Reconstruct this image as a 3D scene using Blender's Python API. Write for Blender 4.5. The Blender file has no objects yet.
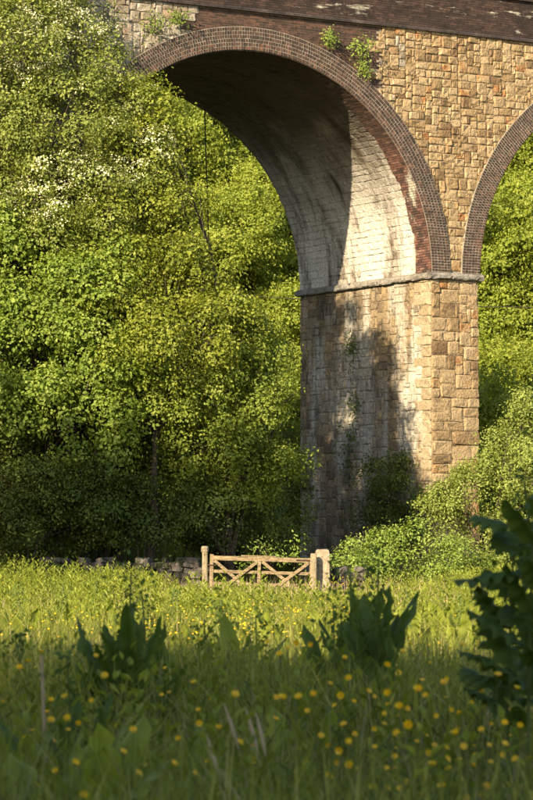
import bpy, math, random
import numpy as np
from mathutils import Vector, Matrix
R = math.radians
rng = np.random.default_rng(11)
random.seed(11)
C = bpy.context.scene.collection
S = bpy.context.scene

# ------------------------------------------------------------------ camera
FPX = 2856.0                       # focal length in photograph pixels (533 wide)
CAMZ, HORIZON = 1.5, 540.0
cd = bpy.data.cameras.new('camera'); cam = bpy.data.objects.new('camera', cd); C.objects.link(cam)
cd.sensor_fit = 'HORIZONTAL'; cd.sensor_width = 24.0; cd.lens = FPX / 533.0 * 24.0
cd.clip_start = 0.1; cd.clip_end = 2000
cam.location = (0, 0, CAMZ)
cam.rotation_euler = (R(90) + math.atan((HORIZON - 400.0) / FPX), 0, 0)
cd.dof.use_dof = True; cd.dof.focus_distance = 84.0; cd.dof.aperture_fstop = 10.0
S.camera = cam

def P(px, py, Z):                  # a spot of the place from where it shows at distance Z
    return np.array([(px - 266.5) / FPX * Z, Z, CAMZ + (HORIZON - py) / FPX * Z])

# ------------------------------------------------------------------ sky and sun
SUN_EL = 25.0
to_sun = Vector((-0.505 * math.cos(R(SUN_EL)), -0.863 * math.cos(R(SUN_EL)), math.sin(R(SUN_EL)))).normalized()
w = bpy.data.worlds.new('World'); S.world = w; w.use_nodes = True
wn = w.node_tree.nodes; wl = w.node_tree.links
bg = wn.get('Background')
sky = wn.new('ShaderNodeTexSky'); sky.sky_type = 'NISHITA'; sky.sun_disc = False
sky.sun_elevation = R(SUN_EL); sky.sun_rotation = math.atan2(to_sun.x, to_sun.y)
wl.new(sky.outputs[0], bg.inputs[0]); bg.inputs[1].default_value = 0.1
sl = bpy.data.lights.new('sun', 'SUN'); sl.energy = 5.0; sl.angle = R(0.53); sl.color = (1.0, 0.84, 0.58)
so = bpy.data.objects.new('sun', sl); C.objects.link(so); so.location = (-20, -30, 40)
so.rotation_euler = to_sun.to_track_quat('Z', 'Y').to_euler()
S.view_settings.view_transform = 'Standard'; S.view_settings.look = 'None'
S.view_settings.exposure = 1.4; S.view_settings.gamma = 1.0
S.view_settings.use_curve_mapping = False
S.cycles.max_bounces = 6; S.cycles.diffuse_bounces = 4; S.cycles.glossy_bounces = 2
S.cycles.transmission_bounces = 4; S.cycles.sample_clamp_indirect = 6
S.cycles.use_denoising = True

# ------------------------------------------------------------------ helpers
def tag(o, label=None, cat=None, group=None, kind=None):
    if label: o['label'] = label
    if cat: o['category'] = cat
    if group: o['group'] = group
    if kind: o['kind'] = kind
    return o

def empty(name, loc=(0, 0, 0), rz=0, parent=None):
    o = bpy.data.objects.new(name, None); C.objects.link(o)
    o.location = loc; o.rotation_euler = (0, 0, rz); o.empty_display_size = 0.3
    if parent: o.parent = parent
    return o

def mesh_np(name, V, faces, mat, tone=None, smooth=False):
    """V (N,3); faces: list of int arrays (M,k)"""
    me = bpy.data.meshes.new(name)
    V = np.asarray(V, dtype=np.float32).reshape(-1, 3)
    faces = [np.asarray(f, dtype=np.int32) for f in faces if len(f)]
    loops = np.concatenate([f.ravel() for f in faces])
    tot = np.concatenate([np.full(len(f), f.shape[1], np.int32) for f in faces])
    start = np.concatenate([[0], np.cumsum(tot)[:-1]]).astype(np.int32)
    me.vertices.add(len(V)); me.vertices.foreach_set('co', V.ravel())
    me.loops.add(len(loops)); me.loops.foreach_set('vertex_index', loops)
    me.polygons.add(len(tot)); me.polygons.foreach_set('loop_start', start); me.polygons.foreach_set('loop_total', tot)
    me.polygons.foreach_set('use_smooth', np.full(len(tot), smooth, bool))
    if tone is not None:
        a = me.attributes.new('tone', 'FLOAT', 'POINT'); a.data.foreach_set('value', np.asarray(tone, np.float32).ravel())
    me.update(calc_edges=True)
    if mat: me.materials.append(mat)
    return me

def obj(name, me, parent=None, loc=None, rot=None, scale=None):
    o = bpy.data.objects.new(name, me); C.objects.link(o)
    if parent: o.parent = parent
    if loc is not None: o.location = loc
    if rot is not None: o.rotation_euler = rot
    if scale is not None: o.scale = scale
    return o

class MB:                                        # collects geometry for ONE mesh
    def __init__(s): s.V = []; s.F = {}; s.T = []; s.n = 0
    def add(s, V, F, tone=0.5):
        V = np.asarray(V, float).reshape(-1, 3)
        s.V.append(V); s.T.append(np.full(len(V), tone) if np.isscalar(tone) else np.asarray(tone))
        for f in F:
            f = np.asarray(f)
            s.F.setdefault(f.shape[1], []).append(f + s.n)
        s.n += len(V)
    def box(s, a, b, tone=0.5, M=None):
        x0, y0, z0 = a; x1, y1, z1 = b
        V = np.array([[x0,y0,z0],[x1,y0,z0],[x1,y1,z0],[x0,y1,z0],[x0,y0,z1],[x1,y0,z1],[x1,y1,z1],[x0,y1,z1]], float)
        if M is not None: V = V @ np.array(M.to_3x3()).T + np.array(M.translation)
        s.add(V, [np.array([[0,3,2,1],[4,5,6,7],[0,1,5,4],[1,2,6,5],[2,3,7,6],[3,0,4,7]])], tone)
    def tube(s, pts, rad, n=6, tone=0.5):
        pts = np.asarray(pts, float); k = len(pts); rad = np.broadcast_to(np.asarray(rad, float), (k,))
        d = np.gradient(pts, axis=0); d /= np.linalg.norm(d, axis=1)[:, None] + 1e-9
        ref = np.array([0.31, 0.87, 0.21]); u = np.cross(d, ref); u /= np.linalg.norm(u, axis=1)[:, None] + 1e-9
        v = np.cross(d, u); a = np.arange(n) * 2 * math.pi / n
        V = pts[:, None, :] + rad[:, None, None] * (np.cos(a)[None, :, None] * u[:, None, :] + np.sin(a)[None, :, None] * v[:, None, :])
        F = [[i*n+j, i*n+(j+1) % n, (i+1)*n+(j+1) % n, (i+1)*n+j] for i in range(k-1) for j in range(n)]
        s.add(V, [np.array(F), np.array([[(k-1)*n+j for j in range(n)]]), np.array([[n-1-j for j in range(n)]])] if n > 2 else [np.array(F)], tone)
    def mesh(s, name, mat, smooth=False):
        return mesh_np(name, np.concatenate(s.V), [np.concatenate(f) for f in s.F.values()], mat, np.concatenate(s.T), smooth)

def smooth01(a, b, x):
    t = np.clip((x - a) / (b - a), 0, 1); return t * t * (3 - 2 * t)

def vnoise(x, y, seed=0):                        # cheap smooth noise from sines
    r = np.random.default_rng(seed); o = np.zeros_like(np.asarray(x, float))
    for i in range(5):
        a = r.uniform(0, 6.28); f = 0.12 * 1.9 ** i
        o = o + np.sin((x * math.cos(a) + y * math.sin(a)) * f * 6.28 + r.uniform(0, 6)) / 1.6 ** i
    return o / 2.0

# ------------------------------------------------------------------ materials
def newmat(name):
    m = bpy.data.materials.new(name); m.use_nodes = True
    nt = m.node_tree; nt.nodes.clear()
    return m, nt, nt.nodes, nt.links

def ramp(nodes, stops):
    r = nodes.new('ShaderNodeValToRGB'); e = r.color_ramp.elements
    while len(e) < len(stops): e.new(0.5)
    for k, (p, c) in zip(e, stops): k.position = p; k.color = (*c, 1)
    return r

def leaf_mat(name, stops, transl=0.35, rough=0.55, spec=0.3, noise=0.25):
    m, nt, N, L = newmat(name)
    at = N.new('ShaderNodeAttribute'); at.attribute_name = 'tone'
    oi = N.new('ShaderNodeObjectInfo')
    ad = N.new('ShaderNodeMath'); ad.operation = 'MULTIPLY_ADD'
    L.new(oi.outputs['Random'], ad.inputs[0]); ad.inputs[1].default_value = noise; L.new(at.outputs['Fac'], ad.inputs[2])
    sb = N.new('ShaderNodeMath'); sb.operation = 'SUBTRACT'; L.new(ad.outputs[0], sb.inputs[0]); sb.inputs[1].default_value = noise * 0.5
    r = ramp(N, stops); L.new(sb.outputs[0], r.inputs[0])
    p = N.new('ShaderNodeBsdfPrincipled'); p.inputs['Roughness'].default_value = rough
    p.inputs['Specular IOR Level'].default_value = spec
    t = N.new('ShaderNodeBsdfTranslucent'); mx = N.new('ShaderNodeMixShader'); mx.inputs[0].default_value = transl
    br = N.new('ShaderNodeMix'); br.data_type = 'RGBA'; br.blend_type = 'MULTIPLY'; br.inputs[0].default_value = 1
    br.inputs[7].default_value = (1.5, 1.35, 0.6, 1)
    L.new(r.outputs[0], br.inputs[6]); L.new(br.outputs[2], t.inputs[0])
    L.new(r.outputs[0], p.inputs['Base Color'])
    L.new(p.outputs[0], mx.inputs[1]); L.new(t.outputs[0], mx.inputs[2])
    o = N.new('ShaderNodeOutputMaterial'); L.new(mx.outputs[0], o.inputs[0])
    return m

def rough_mat(name, stops, scale=6.0, bump=0.3, bscale=25.0, rough=0.9, use='noise', lime=None, stain=None, limecol=(0.42, 0.38, 0.31), top_dark=None, grain=13.0, stretch=(1, 1, 1)):
    """use: 'noise' | 'tone' (per-piece attribute) | 'object' (per-object random)."""
    m, nt, N, L = newmat(name)
    geo = N.new('ShaderNodeNewGeometry')
    mp = N.new('ShaderNodeMapping'); mp.inputs['Scale'].default_value = tuple(1 / v for v in stretch)
    mp.inputs['Rotation'].default_value = (0, 0, R(31)); mp.vector_type = 'TEXTURE'
    L.new(geo.outputs['Position'], mp.inputs[0])
    nz = N.new('ShaderNodeTexNoise'); nz.inputs['Scale'].default_value = scale; nz.inputs['Detail'].default_value = 6
    L.new(mp.outputs[0], nz.inputs['Vector'])
    r = ramp(N, stops)
    if use == 'noise':
        L.new(nz.outputs['Fac'], r.inputs[0])
    else:
        if use == 'tone':
            at = N.new('ShaderNodeAttribute'); at.attribute_name = 'tone'; src = at.outputs['Fac']
        else:
            oi = N.new('ShaderNodeObjectInfo'); src = oi.outputs['Random']
        a = N.new('ShaderNodeMath'); a.operation = 'MULTIPLY_ADD'
        s0 = N.new('ShaderNodeMath'); s0.operation = 'SUBTRACT'; L.new(nz.outputs['Fac'], s0.inputs[0]); s0.inputs[1].default_value = 0.5
        L.new(s0.outputs[0], a.inputs[0]); a.inputs[1].default_value = 0.55; L.new(src, a.inputs[2])
        L.new(a.outputs[0], r.inputs[0])
    col = r.outputs[0]
    if stain:                                    # weathering: dark soot patches with a shape of their own
        n2 = N.new('ShaderNodeTexNoise'); n2.inputs['Scale'].default_value = stain[0]; n2.inputs['Detail'].default_value = 7; n2.inputs['Roughness'].default_value = 0.65
        L.new(mp.outputs[0], n2.inputs['Vector'])
        r2 = ramp(N, [(stain[1], (0, 0, 0)), (stain[1] + stain[2], (1, 1, 1))]); L.new(n2.outputs['Fac'], r2.inputs[0])
        mx = N.new('ShaderNodeMix'); mx.data_type = 'RGBA'; L.new(r2.outputs[0], mx.inputs[0])
        L.new(col, mx.inputs[6]); mx.inputs[7].default_value = (*stain[3], 1); col = mx.outputs[2]
    if lime:                                     # white lime washed out of the joints
        n3 = N.new('ShaderNodeTexNoise'); n3.inputs['Scale'].default_value = lime[0]; n3.inputs['Detail'].default_value = 8; n3.inputs['Roughness'].default_value = 0.7
        mp3 = N.new('ShaderNodeMapping'); mp3.vector_type = 'TEXTURE'; mp3.inputs['Rotation'].default_value = (0, 0, R(31)); mp3.inputs['Scale'].default_value = tuple(1 / v for v in lime[3])
        L.new(geo.outputs['Position'], mp3.inputs[0]); L.new(mp3.outputs[0], n3.inputs['Vector'])
        r3 = ramp(N, [(lime[1], (0, 0, 0)), (lime[1] + lime[2], (1, 1, 1))]); L.new(n3.outputs['Fac'], r3.inputs[0])
        mx = N.new('ShaderNodeMix'); mx.data_type = 'RGBA'; L.new(r3.outputs[0], mx.inputs[0])
        L.new(col, mx.inputs[6]); mx.inputs[7].default_value = (*limecol, 1); col = mx.outputs[2]
    ng = N.new('ShaderNodeTexNoise'); ng.inputs['Scale'].default_value = grain; ng.inputs['Detail'].default_value = 4; ng.inputs['Roughness'].default_value = .7
    L.new(geo.outputs['Position'], ng.inputs['Vector'])
    rg = ramp(N, [(.3, (.5, .48, .45)), (.5, (1, 1, 1)), (.7, (1.22, 1.2, 1.16))]); L.new(ng.outputs['Fac'], rg.inputs[0])
    mg = N.new('ShaderNodeMix'); mg.data_type = 'RGBA'; mg.blend_type = 'MULTIPLY'; mg.inputs[0].default_value = 1
    L.new(col, mg.inputs[6]); L.new(rg.outputs[0], mg.inputs[7]); col = mg.outputs[2]
    if top_dark:                                     # blends to dark brown with height, edge broken up by noise
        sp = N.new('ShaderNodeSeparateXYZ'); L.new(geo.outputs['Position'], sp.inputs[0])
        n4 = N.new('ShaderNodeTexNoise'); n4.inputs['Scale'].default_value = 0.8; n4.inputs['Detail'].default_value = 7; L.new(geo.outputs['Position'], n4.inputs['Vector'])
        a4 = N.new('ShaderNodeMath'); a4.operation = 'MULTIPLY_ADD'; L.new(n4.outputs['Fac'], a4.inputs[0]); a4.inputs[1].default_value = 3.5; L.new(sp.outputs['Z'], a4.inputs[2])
        mr = N.new('ShaderNodeMapRange'); L.new(a4.outputs[0], mr.inputs[0]); mr.inputs[1].default_value = top_dark[0]; mr.inputs[2].default_value = top_dark[1]; mr.inputs[4].default_value = top_dark[2]
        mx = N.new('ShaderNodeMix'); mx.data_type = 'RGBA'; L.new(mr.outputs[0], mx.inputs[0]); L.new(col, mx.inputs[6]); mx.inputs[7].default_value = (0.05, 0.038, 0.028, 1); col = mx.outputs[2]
    p = N.new('ShaderNodeBsdfPrincipled'); p.inputs['Roughness'].default_value = rough; p.inputs['Specular IOR Level'].default_value = 0.2
    L.new(col, p.inputs['Base Color'])
    nb = N.new('ShaderNodeTexNoise'); nb.inputs['Scale'].default_value = bscale; nb.inputs['Detail'].default_value = 5
    L.new(geo.outputs['Position'], nb.inputs['Vector'])
    b = N.new('ShaderNodeBump'); b.inputs['Strength'].default_value = bump; b.inputs['Distance'].default_value = 0.04
    L.new(nb.outputs['Fac'], b.inputs['Height']); L.new(b.outputs[0], p.inputs['Normal'])
    o = N.new('ShaderNodeOutputMaterial'); L.new(p.outputs[0], o.inputs[0])
    return m

TAN = [(0.0, (0.138, 0.087, 0.046)), (0.15, (0.229, 0.154, 0.079)), (0.5, (0.298, 0.210, 0.115)), (0.85, (0.334, 0.244, 0.141)), (0.985, (0.292, 0.174, 0.079)), (1.0, (0.251, 0.120, 0.050))]
PALE = [(0.0, (0.154, 0.113, 0.077)), (0.4, (0.249, 0.202, 0.148)), (0.8, (0.308, 0.261, 0.202)), (1.0, (0.266, 0.178, 0.118))]
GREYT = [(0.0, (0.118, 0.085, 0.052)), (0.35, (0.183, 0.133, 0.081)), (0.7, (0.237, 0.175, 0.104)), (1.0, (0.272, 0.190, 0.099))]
M_ST_T = rough_mat('sandstone', TAN, 2.5, 0.9, 14, use='tone', lime=(1.1, 0.63, 0.04, (2.6, 2.6, 0.16)), stain=(0.9, 0.6, 0.14, (0.071, 0.054, 0.035)))
M_ST_O = rough_mat('sandstone_block', TAN, 2.5, 0.9, 14, use='object', lime=(1.1, 0.63, 0.04, (2.6, 2.6, 0.16)), stain=(0.9, 0.6, 0.14, (0.071, 0.054, 0.035)))
M_PALE = rough_mat('pale_stone', PALE, 2.5, 0.5, 18, use='tone', lime=(1.4, 0.5, 0.2, (1, 1, 1)))
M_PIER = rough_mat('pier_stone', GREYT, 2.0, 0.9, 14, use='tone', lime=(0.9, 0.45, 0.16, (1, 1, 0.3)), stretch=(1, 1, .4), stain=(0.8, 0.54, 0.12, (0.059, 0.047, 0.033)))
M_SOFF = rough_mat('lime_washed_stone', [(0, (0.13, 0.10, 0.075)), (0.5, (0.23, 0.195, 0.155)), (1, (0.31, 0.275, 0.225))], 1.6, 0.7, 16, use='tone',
                   lime=(0.8, 0.40, 0.14, (.35, 1.3, .35)), stain=(0.9, 0.47, 0.12, (0.085, 0.06, 0.042)), limecol=(0.50, 0.455, 0.39), top_dark=(13.4, 16.8, 0.92), stretch=(.4, 1.9, .4))
M_SOFF.name = M_SOFF.name
M_MORT = rough_mat('lime_mortar', [(0.3, (0.202, 0.160, 0.106)), (0.7, (0.296, 0.254, 0.190))], 3, 0.3, 40)
M_MORTD = rough_mat('weathered_mortar', [(0.3, (0.094, 0.077, 0.059)), (0.7, (0.178, 0.154, 0.118))], 3, 0.3, 40)
M_MORTW = rough_mat('white_mortar', [(0.3, (0.17, 0.15, 0.115)), (0.7, (0.31, 0.275, 0.22))], 3, 0.3, 40)
M_BRK = rough_mat('dark_brick', [(0, (0.03, 0.022, 0.018)), (0.5, (0.060, 0.036, 0.028)), (0.85, (0.10, 0.052, 0.038)), (1, (0.15, 0.065, 0.042))], 4, 0.3, 40, use='tone')
M_RED = rough_mat('red_brick', [(0, (0.05, 0.032, 0.028)), (0.5, (0.115, 0.058, 0.044)), (0.85, (0.155, 0.075, 0.055)), (1, (0.21, 0.13, 0.095))], 4, 0.3, 40, use='tone', lime=(1.2, 0.60, 0.08, (1, 1, .5)), stain=(1.2, .52, .12, (.05, .036, .03)), top_dark=(14.6, 18, .8))
M_PBRK = rough_mat('parapet_brick', [(0, (0.022, 0.017, 0.014)), (0.5, (0.045, 0.030, 0.025)), (1, (0.085, 0.05, 0.038))], 2, 0.3, 40, use='tone', lime=(1.0, 0.60, 0.06, (0.5, 1, 2.5)), stain=(.7, .52, .15, (.02, .016, .014)))
M_COURSE = rough_mat('weathered_coping', [(0.25, (0.077, 0.065, 0.054)), (0.5, (0.213, 0.190, 0.160)), (0.75, (0.296, 0.272, 0.237))], 2.2, 0.6, 14, stain=(2.2, 0.58, 0.08, (0.030, 0.026, 0.024)))
M_WOOD = rough_mat('weathered_oak', [(0.3, (0.12, 0.085, 0.05)), (0.5, (0.22, 0.16, 0.09)), (0.75, (0.31, 0.24, 0.15))], 7, 0.5, 60, stretch=(0.5, 1, 4), stain=(5, .58, .1, (.06, .05, .03)))
M_POST = rough_mat('pale_post_timber', [(0.3, (0.16, 0.12, 0.07)), (0.7, (0.33, 0.27, 0.18))], 6, 0.6, 50, stretch=(2, 2, 0.4), stain=(4, .58, .1, (.07, .065, .035)))
M_GST = rough_mat('gatepost_stone', [(0.3, (0.202, 0.154, 0.101)), (0.5, (0.272, 0.213, 0.142)), (0.75, (0.320, 0.272, 0.202))], 4, 0.6, 22)
M_DRY = rough_mat('field_stone', [(0, (0.032, 0.029, 0.022)), (0.5, (0.080, 0.069, 0.056)), (1, (0.160, 0.136, 0.116))], 5, 0.9, 25, use='object', stain=(3.0, 0.5, 0.1, (0.028, 0.036, 0.011)))
M_BARK = rough_mat('bark', [(0.3, (0.035, 0.028, 0.02)), (0.7, (0.095, 0.075, 0.052))], 9, 0.8, 40, stretch=(2, 2, 0.5))
M_SOIL = rough_mat('meadow_soil', [(0.3, (0.035, 0.04, 0.012)), (0.5, (0.055, 0.075, 0.018)), (0.75, (0.075, 0.085, 0.03))], 1.2, 0.6, 12)
M_ROPE = rough_mat('dark_rope', [(0.3, (0.03, 0.028, 0.022)), (0.7, (0.06, 0.05, 0.04))], 20, 0.2, 80)

G_A = [(0.0, (0.075, 0.108, 0.014)), (0.35, (0.165, 0.215, 0.028)), (0.7, (0.245, 0.292, 0.044)), (1.0, (0.345, 0.37, 0.09))]
G_B = [(0.0, (0.12, 0.155, 0.018)), (0.4, (0.21, 0.258, 0.030)), (0.8, (0.285, 0.325, 0.046)), (1.0, (0.345, 0.365, 0.075))]
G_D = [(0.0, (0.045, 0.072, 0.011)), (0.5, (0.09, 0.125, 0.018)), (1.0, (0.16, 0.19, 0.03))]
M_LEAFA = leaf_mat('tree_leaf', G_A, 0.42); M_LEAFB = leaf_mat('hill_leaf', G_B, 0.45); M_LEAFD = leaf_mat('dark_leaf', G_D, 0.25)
M_LEAFH = leaf_mat('hawthorn_leaf', [(0, (0.08, 0.105, 0.018)), (0.5, (0.19, 0.235, 0.04)), (1, (0.32, 0.36, 0.10))])
M_LEAFT = leaf_mat('may_leaf', [(0, (0.06, 0.082, 0.015)), (0.5, (0.15, 0.185, 0.032)), (1, (0.28, 0.31, 0.07))], 0.35)
M_LEAFS = leaf_mat('sycamore_leaf', [(0, (0.07, 0.11, 0.014)), (0.35, (0.15, 0.215, 0.028)), (0.7, (0.23, 0.30, 0.045)), (1, (0.34, 0.39, 0.10))], 0.42)
M_LEAFY = leaf_mat('ash_leaf', [(0, (0.085, 0.105, 0.012)), (0.35, (0.19, 0.225, 0.024)), (0.7, (0.28, 0.305, 0.04)), (1, (0.37, 0.38, 0.085))], 0.42)
M_BLOS = leaf_mat('cream_blossom', [(0, (0.42, 0.43, 0.22)), (1, (0.66, 0.64, 0.42))], 0.2)
M_BRAM = leaf_mat('bramble_leaf', [(0, (0.08, 0.12, 0.016)), (0.5, (0.18, 0.25, 0.035)), (1, (0.30, 0.37, 0.09))])
M_GRASS = leaf_mat('grass', [(0, (0.06, 0.078, 0.014)), (0.4, (0.20, 0.22, 0.03)), (0.72, (0.32, 0.325, 0.055)), (0.9, (0.42, 0.37, 0.12)), (1, (0.46, 0.36, 0.19))], 0.4)
M_HERB = leaf_mat('herb_leaf', [(0, (0.09, 0.115, 0.016)), (0.5, (0.24, 0.275, 0.035)), (1, (0.38, 0.40, 0.075))], 0.4)
M_DOCK = leaf_mat('dock_leaf', [(0, (0.045, 0.075, 0.013)), (0.5, (0.085, 0.13, 0.023)), (1, (0.15, 0.19, 0.036))], 0.3, 0.6, 0.2)
M_YEL = leaf_mat('buttercup_petal', [(0, (0.74, 0.43, 0.006)), (1, (0.86, 0.58, 0.012))], 0.25, 0.3, 0.5)
M_STEM = leaf_mat('stem', [(0, (0.05, 0.08, 0.015)), (1, (0.14, 0.17, 0.04))], 0.2)
M_STRAW = leaf_mat('dry_straw', [(0, (0.30, 0.21, 0.11)), (1, (0.55, 0.42, 0.27))], 0.2)

# ------------------------------------------------------------------ ground
def H(x, y):
    x = np.asarray(x, float); y = np.asarray(y, float)
    z = -0.10 + 0.05 * vnoise(x, y, 3)
    z = z + 0.38 * smooth01(42, 12, y)                                       # meadow rises gently towards the camera
    z = z + 2.6 * smooth01(81.5, 92, y) * smooth01(-0.5, -6.0, x)            # bank behind the field wall
    z = z + 6.0 * smooth01(84, 104, y) * smooth01(-8, -22, x)
    z = z + 0.64 * np.clip(y - 116, 0, 95) * smooth01(112, 124, y)           # wooded hillside
    z = z + 0.4 * smooth01(80, 90, y) * smooth01(3, 8, x)
    return z
gx = np.concatenate([np.linspace(-400, -32, 24), np.linspace(-30, 30, 61), np.linspace(32, 400, 24)])
gy = np.concatenate([np.linspace(-200, -12, 14), np.linspace(-10, 130, 101), np.linspace(133, 600, 60)])
X, Y = np.meshgrid(gx, gy); V = np.stack([X, Y, H(X, Y)], -1).reshape(-1, 3)
nx, ny = len(gx), len(gy); I = (np.arange(ny - 1)[:, None] * nx + np.arange(nx - 1)[None, :]).ravel()
ground = obj('ground', mesh_np('ground', V, [np.stack([I, I + 1, I + nx + 1, I + nx], 1)], M_SOIL, smooth=True))
tag(ground, kind='structure')

# ------------------------------------------------------------------ viaduct
TH = 31.0
VX, VY = (432 - 266.5) / FPX * 90.0, 90.0
RAD, ZS, DEP, PT, RING = 6.56, 9.9, 7.9, 1.8, 0.68
ZSTR, ZPAR = 17.62, 18.95
CX1, CX2 = -RAD, PT + RAD
XL, XR = -24.0, 26.0
viaduct = empty('viaduct', (VX, VY, 0), R(TH))
tag(viaduct, 'tall sandstone railway viaduct with brick ringed arches rising behind the gate', 'viaduct')

def stone_unit(seed, flat=1.0):
    """rock faced block: x,z in -.5...5, face towards -y; 42 triangles"""
    r = np.random.default_rng(seed); g = np.array([-0.5, -0.34, 0.34, 0.5])
    V = []
    for j in range(4):
        for i in range(4):
            x, z = g[i], g[j]; edge = i in (0, 3) or j in (0, 3)
            y = -0.45 + r.uniform(-.35, .3) if edge else -1.0 + r.uniform(-.6, .6) * flat
            if not edge: x += r.uniform(-.08, .08); z += r.uniform(-.08, .08)
            else:
                x += r.uniform(-.03, .03); z += r.uniform(-.04, .04)
                if i in (0, 3) and j in (0, 3): x *= 0.965; z *= 0.955
            V.append((x, y, z))
    ring = [0, 1, 2, 3, 7, 11, 15, 14, 13, 12, 8, 4]
    F = [[j*4+i, j*4+i+1, j*4+i+5, j*4+i+4] for j in range(3) for i in range(3)]
    for k, a in enumerate(ring): V.append((V[a][0], 1.0, V[a][2]))
    for k in range(12):
        a, b = ring[k], ring[(k+1) % 12]; F.append([b, a, 16 + k, 16 + (k+1) % 12])
    return np.array(V), np.array(F)
UNITS = [stone_unit(100 + i) for i in range(12)]
UNIT_ME = [mesh_np('block', u[0], [u[1]], M_ST_O) for u in UNITS]

def pack(x0, x1, z0, z1, g, sizes, ok, r):
    """snecked rubble: greedy packing of squared stones on a fine grid"""
    nx, nz = int(round((x1 - x0) / g)), int(round((z1 - z0) / g)); free = np.zeros((nz, nx), bool)
    for j in range(nz):
        for i in range(nx): free[j, i] = ok(x0 + (i + .5) * g, z0 + (j + .5) * g)
    out = []
    for j in range(nz):
        for i in range(nx):
            if not free[j, i]: continue
            w, h = sizes[r.integers(len(sizes))]
            ww = 0
            while ww < w and i + ww < nx and free[j, i + ww]: ww += 1
            hh = 1
            while hh < h and j + hh < nz and free[j + hh, i:i + ww].all(): hh += 1
            if i + ww == nx - 1 and free[j:j + hh, nx - 1].all(): ww += 1
            free[j:j + hh, i:i + ww] = False
            out.append((x0 + i * g, z0 + j * g, ww * g, hh * g))
    return out

def add_stone(mb, x, z, w, h, relief, r, to, gap=0.016, tone=None, jit=0.0):
    u = UNITS[r.integers(len(UNITS))]
    V = u[0] * np.array([w - gap, relief, h - gap])
    if jit: V[:, 1] += r.uniform(-jit, jit)
    a = r.normal(0, .01); V[:, 0], V[:, 2] = V[:, 0] - a * V[:, 2], V[:, 2] + a * V[:, 0]
    V = V + np.array([x + w / 2, 0, z + h / 2])
    mb.add(to(V), [u[1]], r.random() if tone is None else tone)

front = lambda V: V                                                # local x,y,z; face at y = 0
def side(V):                                                       # pier face x = 0: wall x -> depth y, outward -x
    return np.stack([V[:, 1], V[:, 0], V[:, 2]], 1)[:, :]
ident = lambda V: V

# --- structural backing (mortar showing in the joints)
def spandrel_sheet(y, flip):
    xs = np.linspace(XL, XR, 401); zb = np.full_like(xs, ZS)
    for cx in (CX1, CX2):
        d = (RAD + 0.05) ** 2 - (xs - cx) ** 2
        zb = np.where(d > 0, np.maximum(zb, ZS + np.sqrt(np.maximum(d, 0))), zb)
    V = np.concatenate([np.stack([xs, np.full_like(xs, y), zb], 1), np.stack([xs, np.full_like(xs, y), np.full_like(xs, ZSTR)], 1)])
    n = len(xs); i = np.arange(n - 1); F = np.stack([i, i + 1, n + i + 1, n + i], 1)
    return V, F[:, ::-1] if flip else F
mb = MB()
for y, fl in ((0.012, False), (DEP, True)):
    V, F = spandrel_sheet(y, fl); mb.add(V, [F])
mb.box((XL, 0.013, ZSTR - .02), (XR, DEP - .001, ZSTR + .05))
spandrel = obj('spandrel_wall', mb.mesh('spandrel_wall', M_MORT), viaduct)

sizes = [(3,2),(3,2),(4,2),(2,2),(3,3),(2,1),(3,1),(2,2),(4,3),(3,2),(3,2),(4,2),(5,2),(2,2)]
def brick_patch(x, z):                                             # brick repair over the crown of the big arch
    j = 0.35 * math.sin(math.floor(z / .3) * 2.1)
    return -8.75 + j < x < -2.05 + j * .8 and z < ZSTR
def out_ring(x, z, m=0.45):
    return all((x - cx) ** 2 + (z - ZS) ** 2 > (RAD + m) ** 2 for cx in (CX1, CX2)) if z > ZS else False
r = np.random.default_rng(5)
rects = pack(-15.6, 16.9, ZS + .12, ZSTR - .02, 0.125, sizes, lambda x, z: out_ring(x, z) and not brick_patch(x, z), r)
vis = [q for q in rects if -2.9 < q[0] < 4.6 and q[0] > -3]
pale = [q for q in rects if q[0] < -8]
# pier front courses
qz = pack(0.0, PT, 0.0, ZS - .2, 0.15, [(4,3),(3,2),(5,3),(3,3),(2,2),(4,2),(6,3),(5,2)], lambda x, z: True, np.random.default_rng(9))
cand = sorted([(q[2] * q[3], 'f', q) for q in vis] + [(q[2] * q[3] * (1 if q[1] > 2.3 else .2), 'p', q) for q in qz], key=lambda t: -t[0])[:300]
chosen = set((k, q) for _, k, q in cand)

barrel_mb = MB()
rest = MB(); restpale = MB()
for q in rects:
    if ('f', q) in chosen: continue
    add_stone(restpale if q[0] < -8 or (q[0] < -1.1 and q[1] > 16.3 and r.random() < .7) else rest, *q[:2], q[2], q[3], 0.036, r, front, jit=.01)
tag(obj('small_stonework', rest.mesh('small_stonework', M_ST_T), spandrel), kind='stuff')
tag(obj('pale_stonework', restpale.mesh('pale_stonework', M_PALE), spandrel), kind='stuff')

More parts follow.
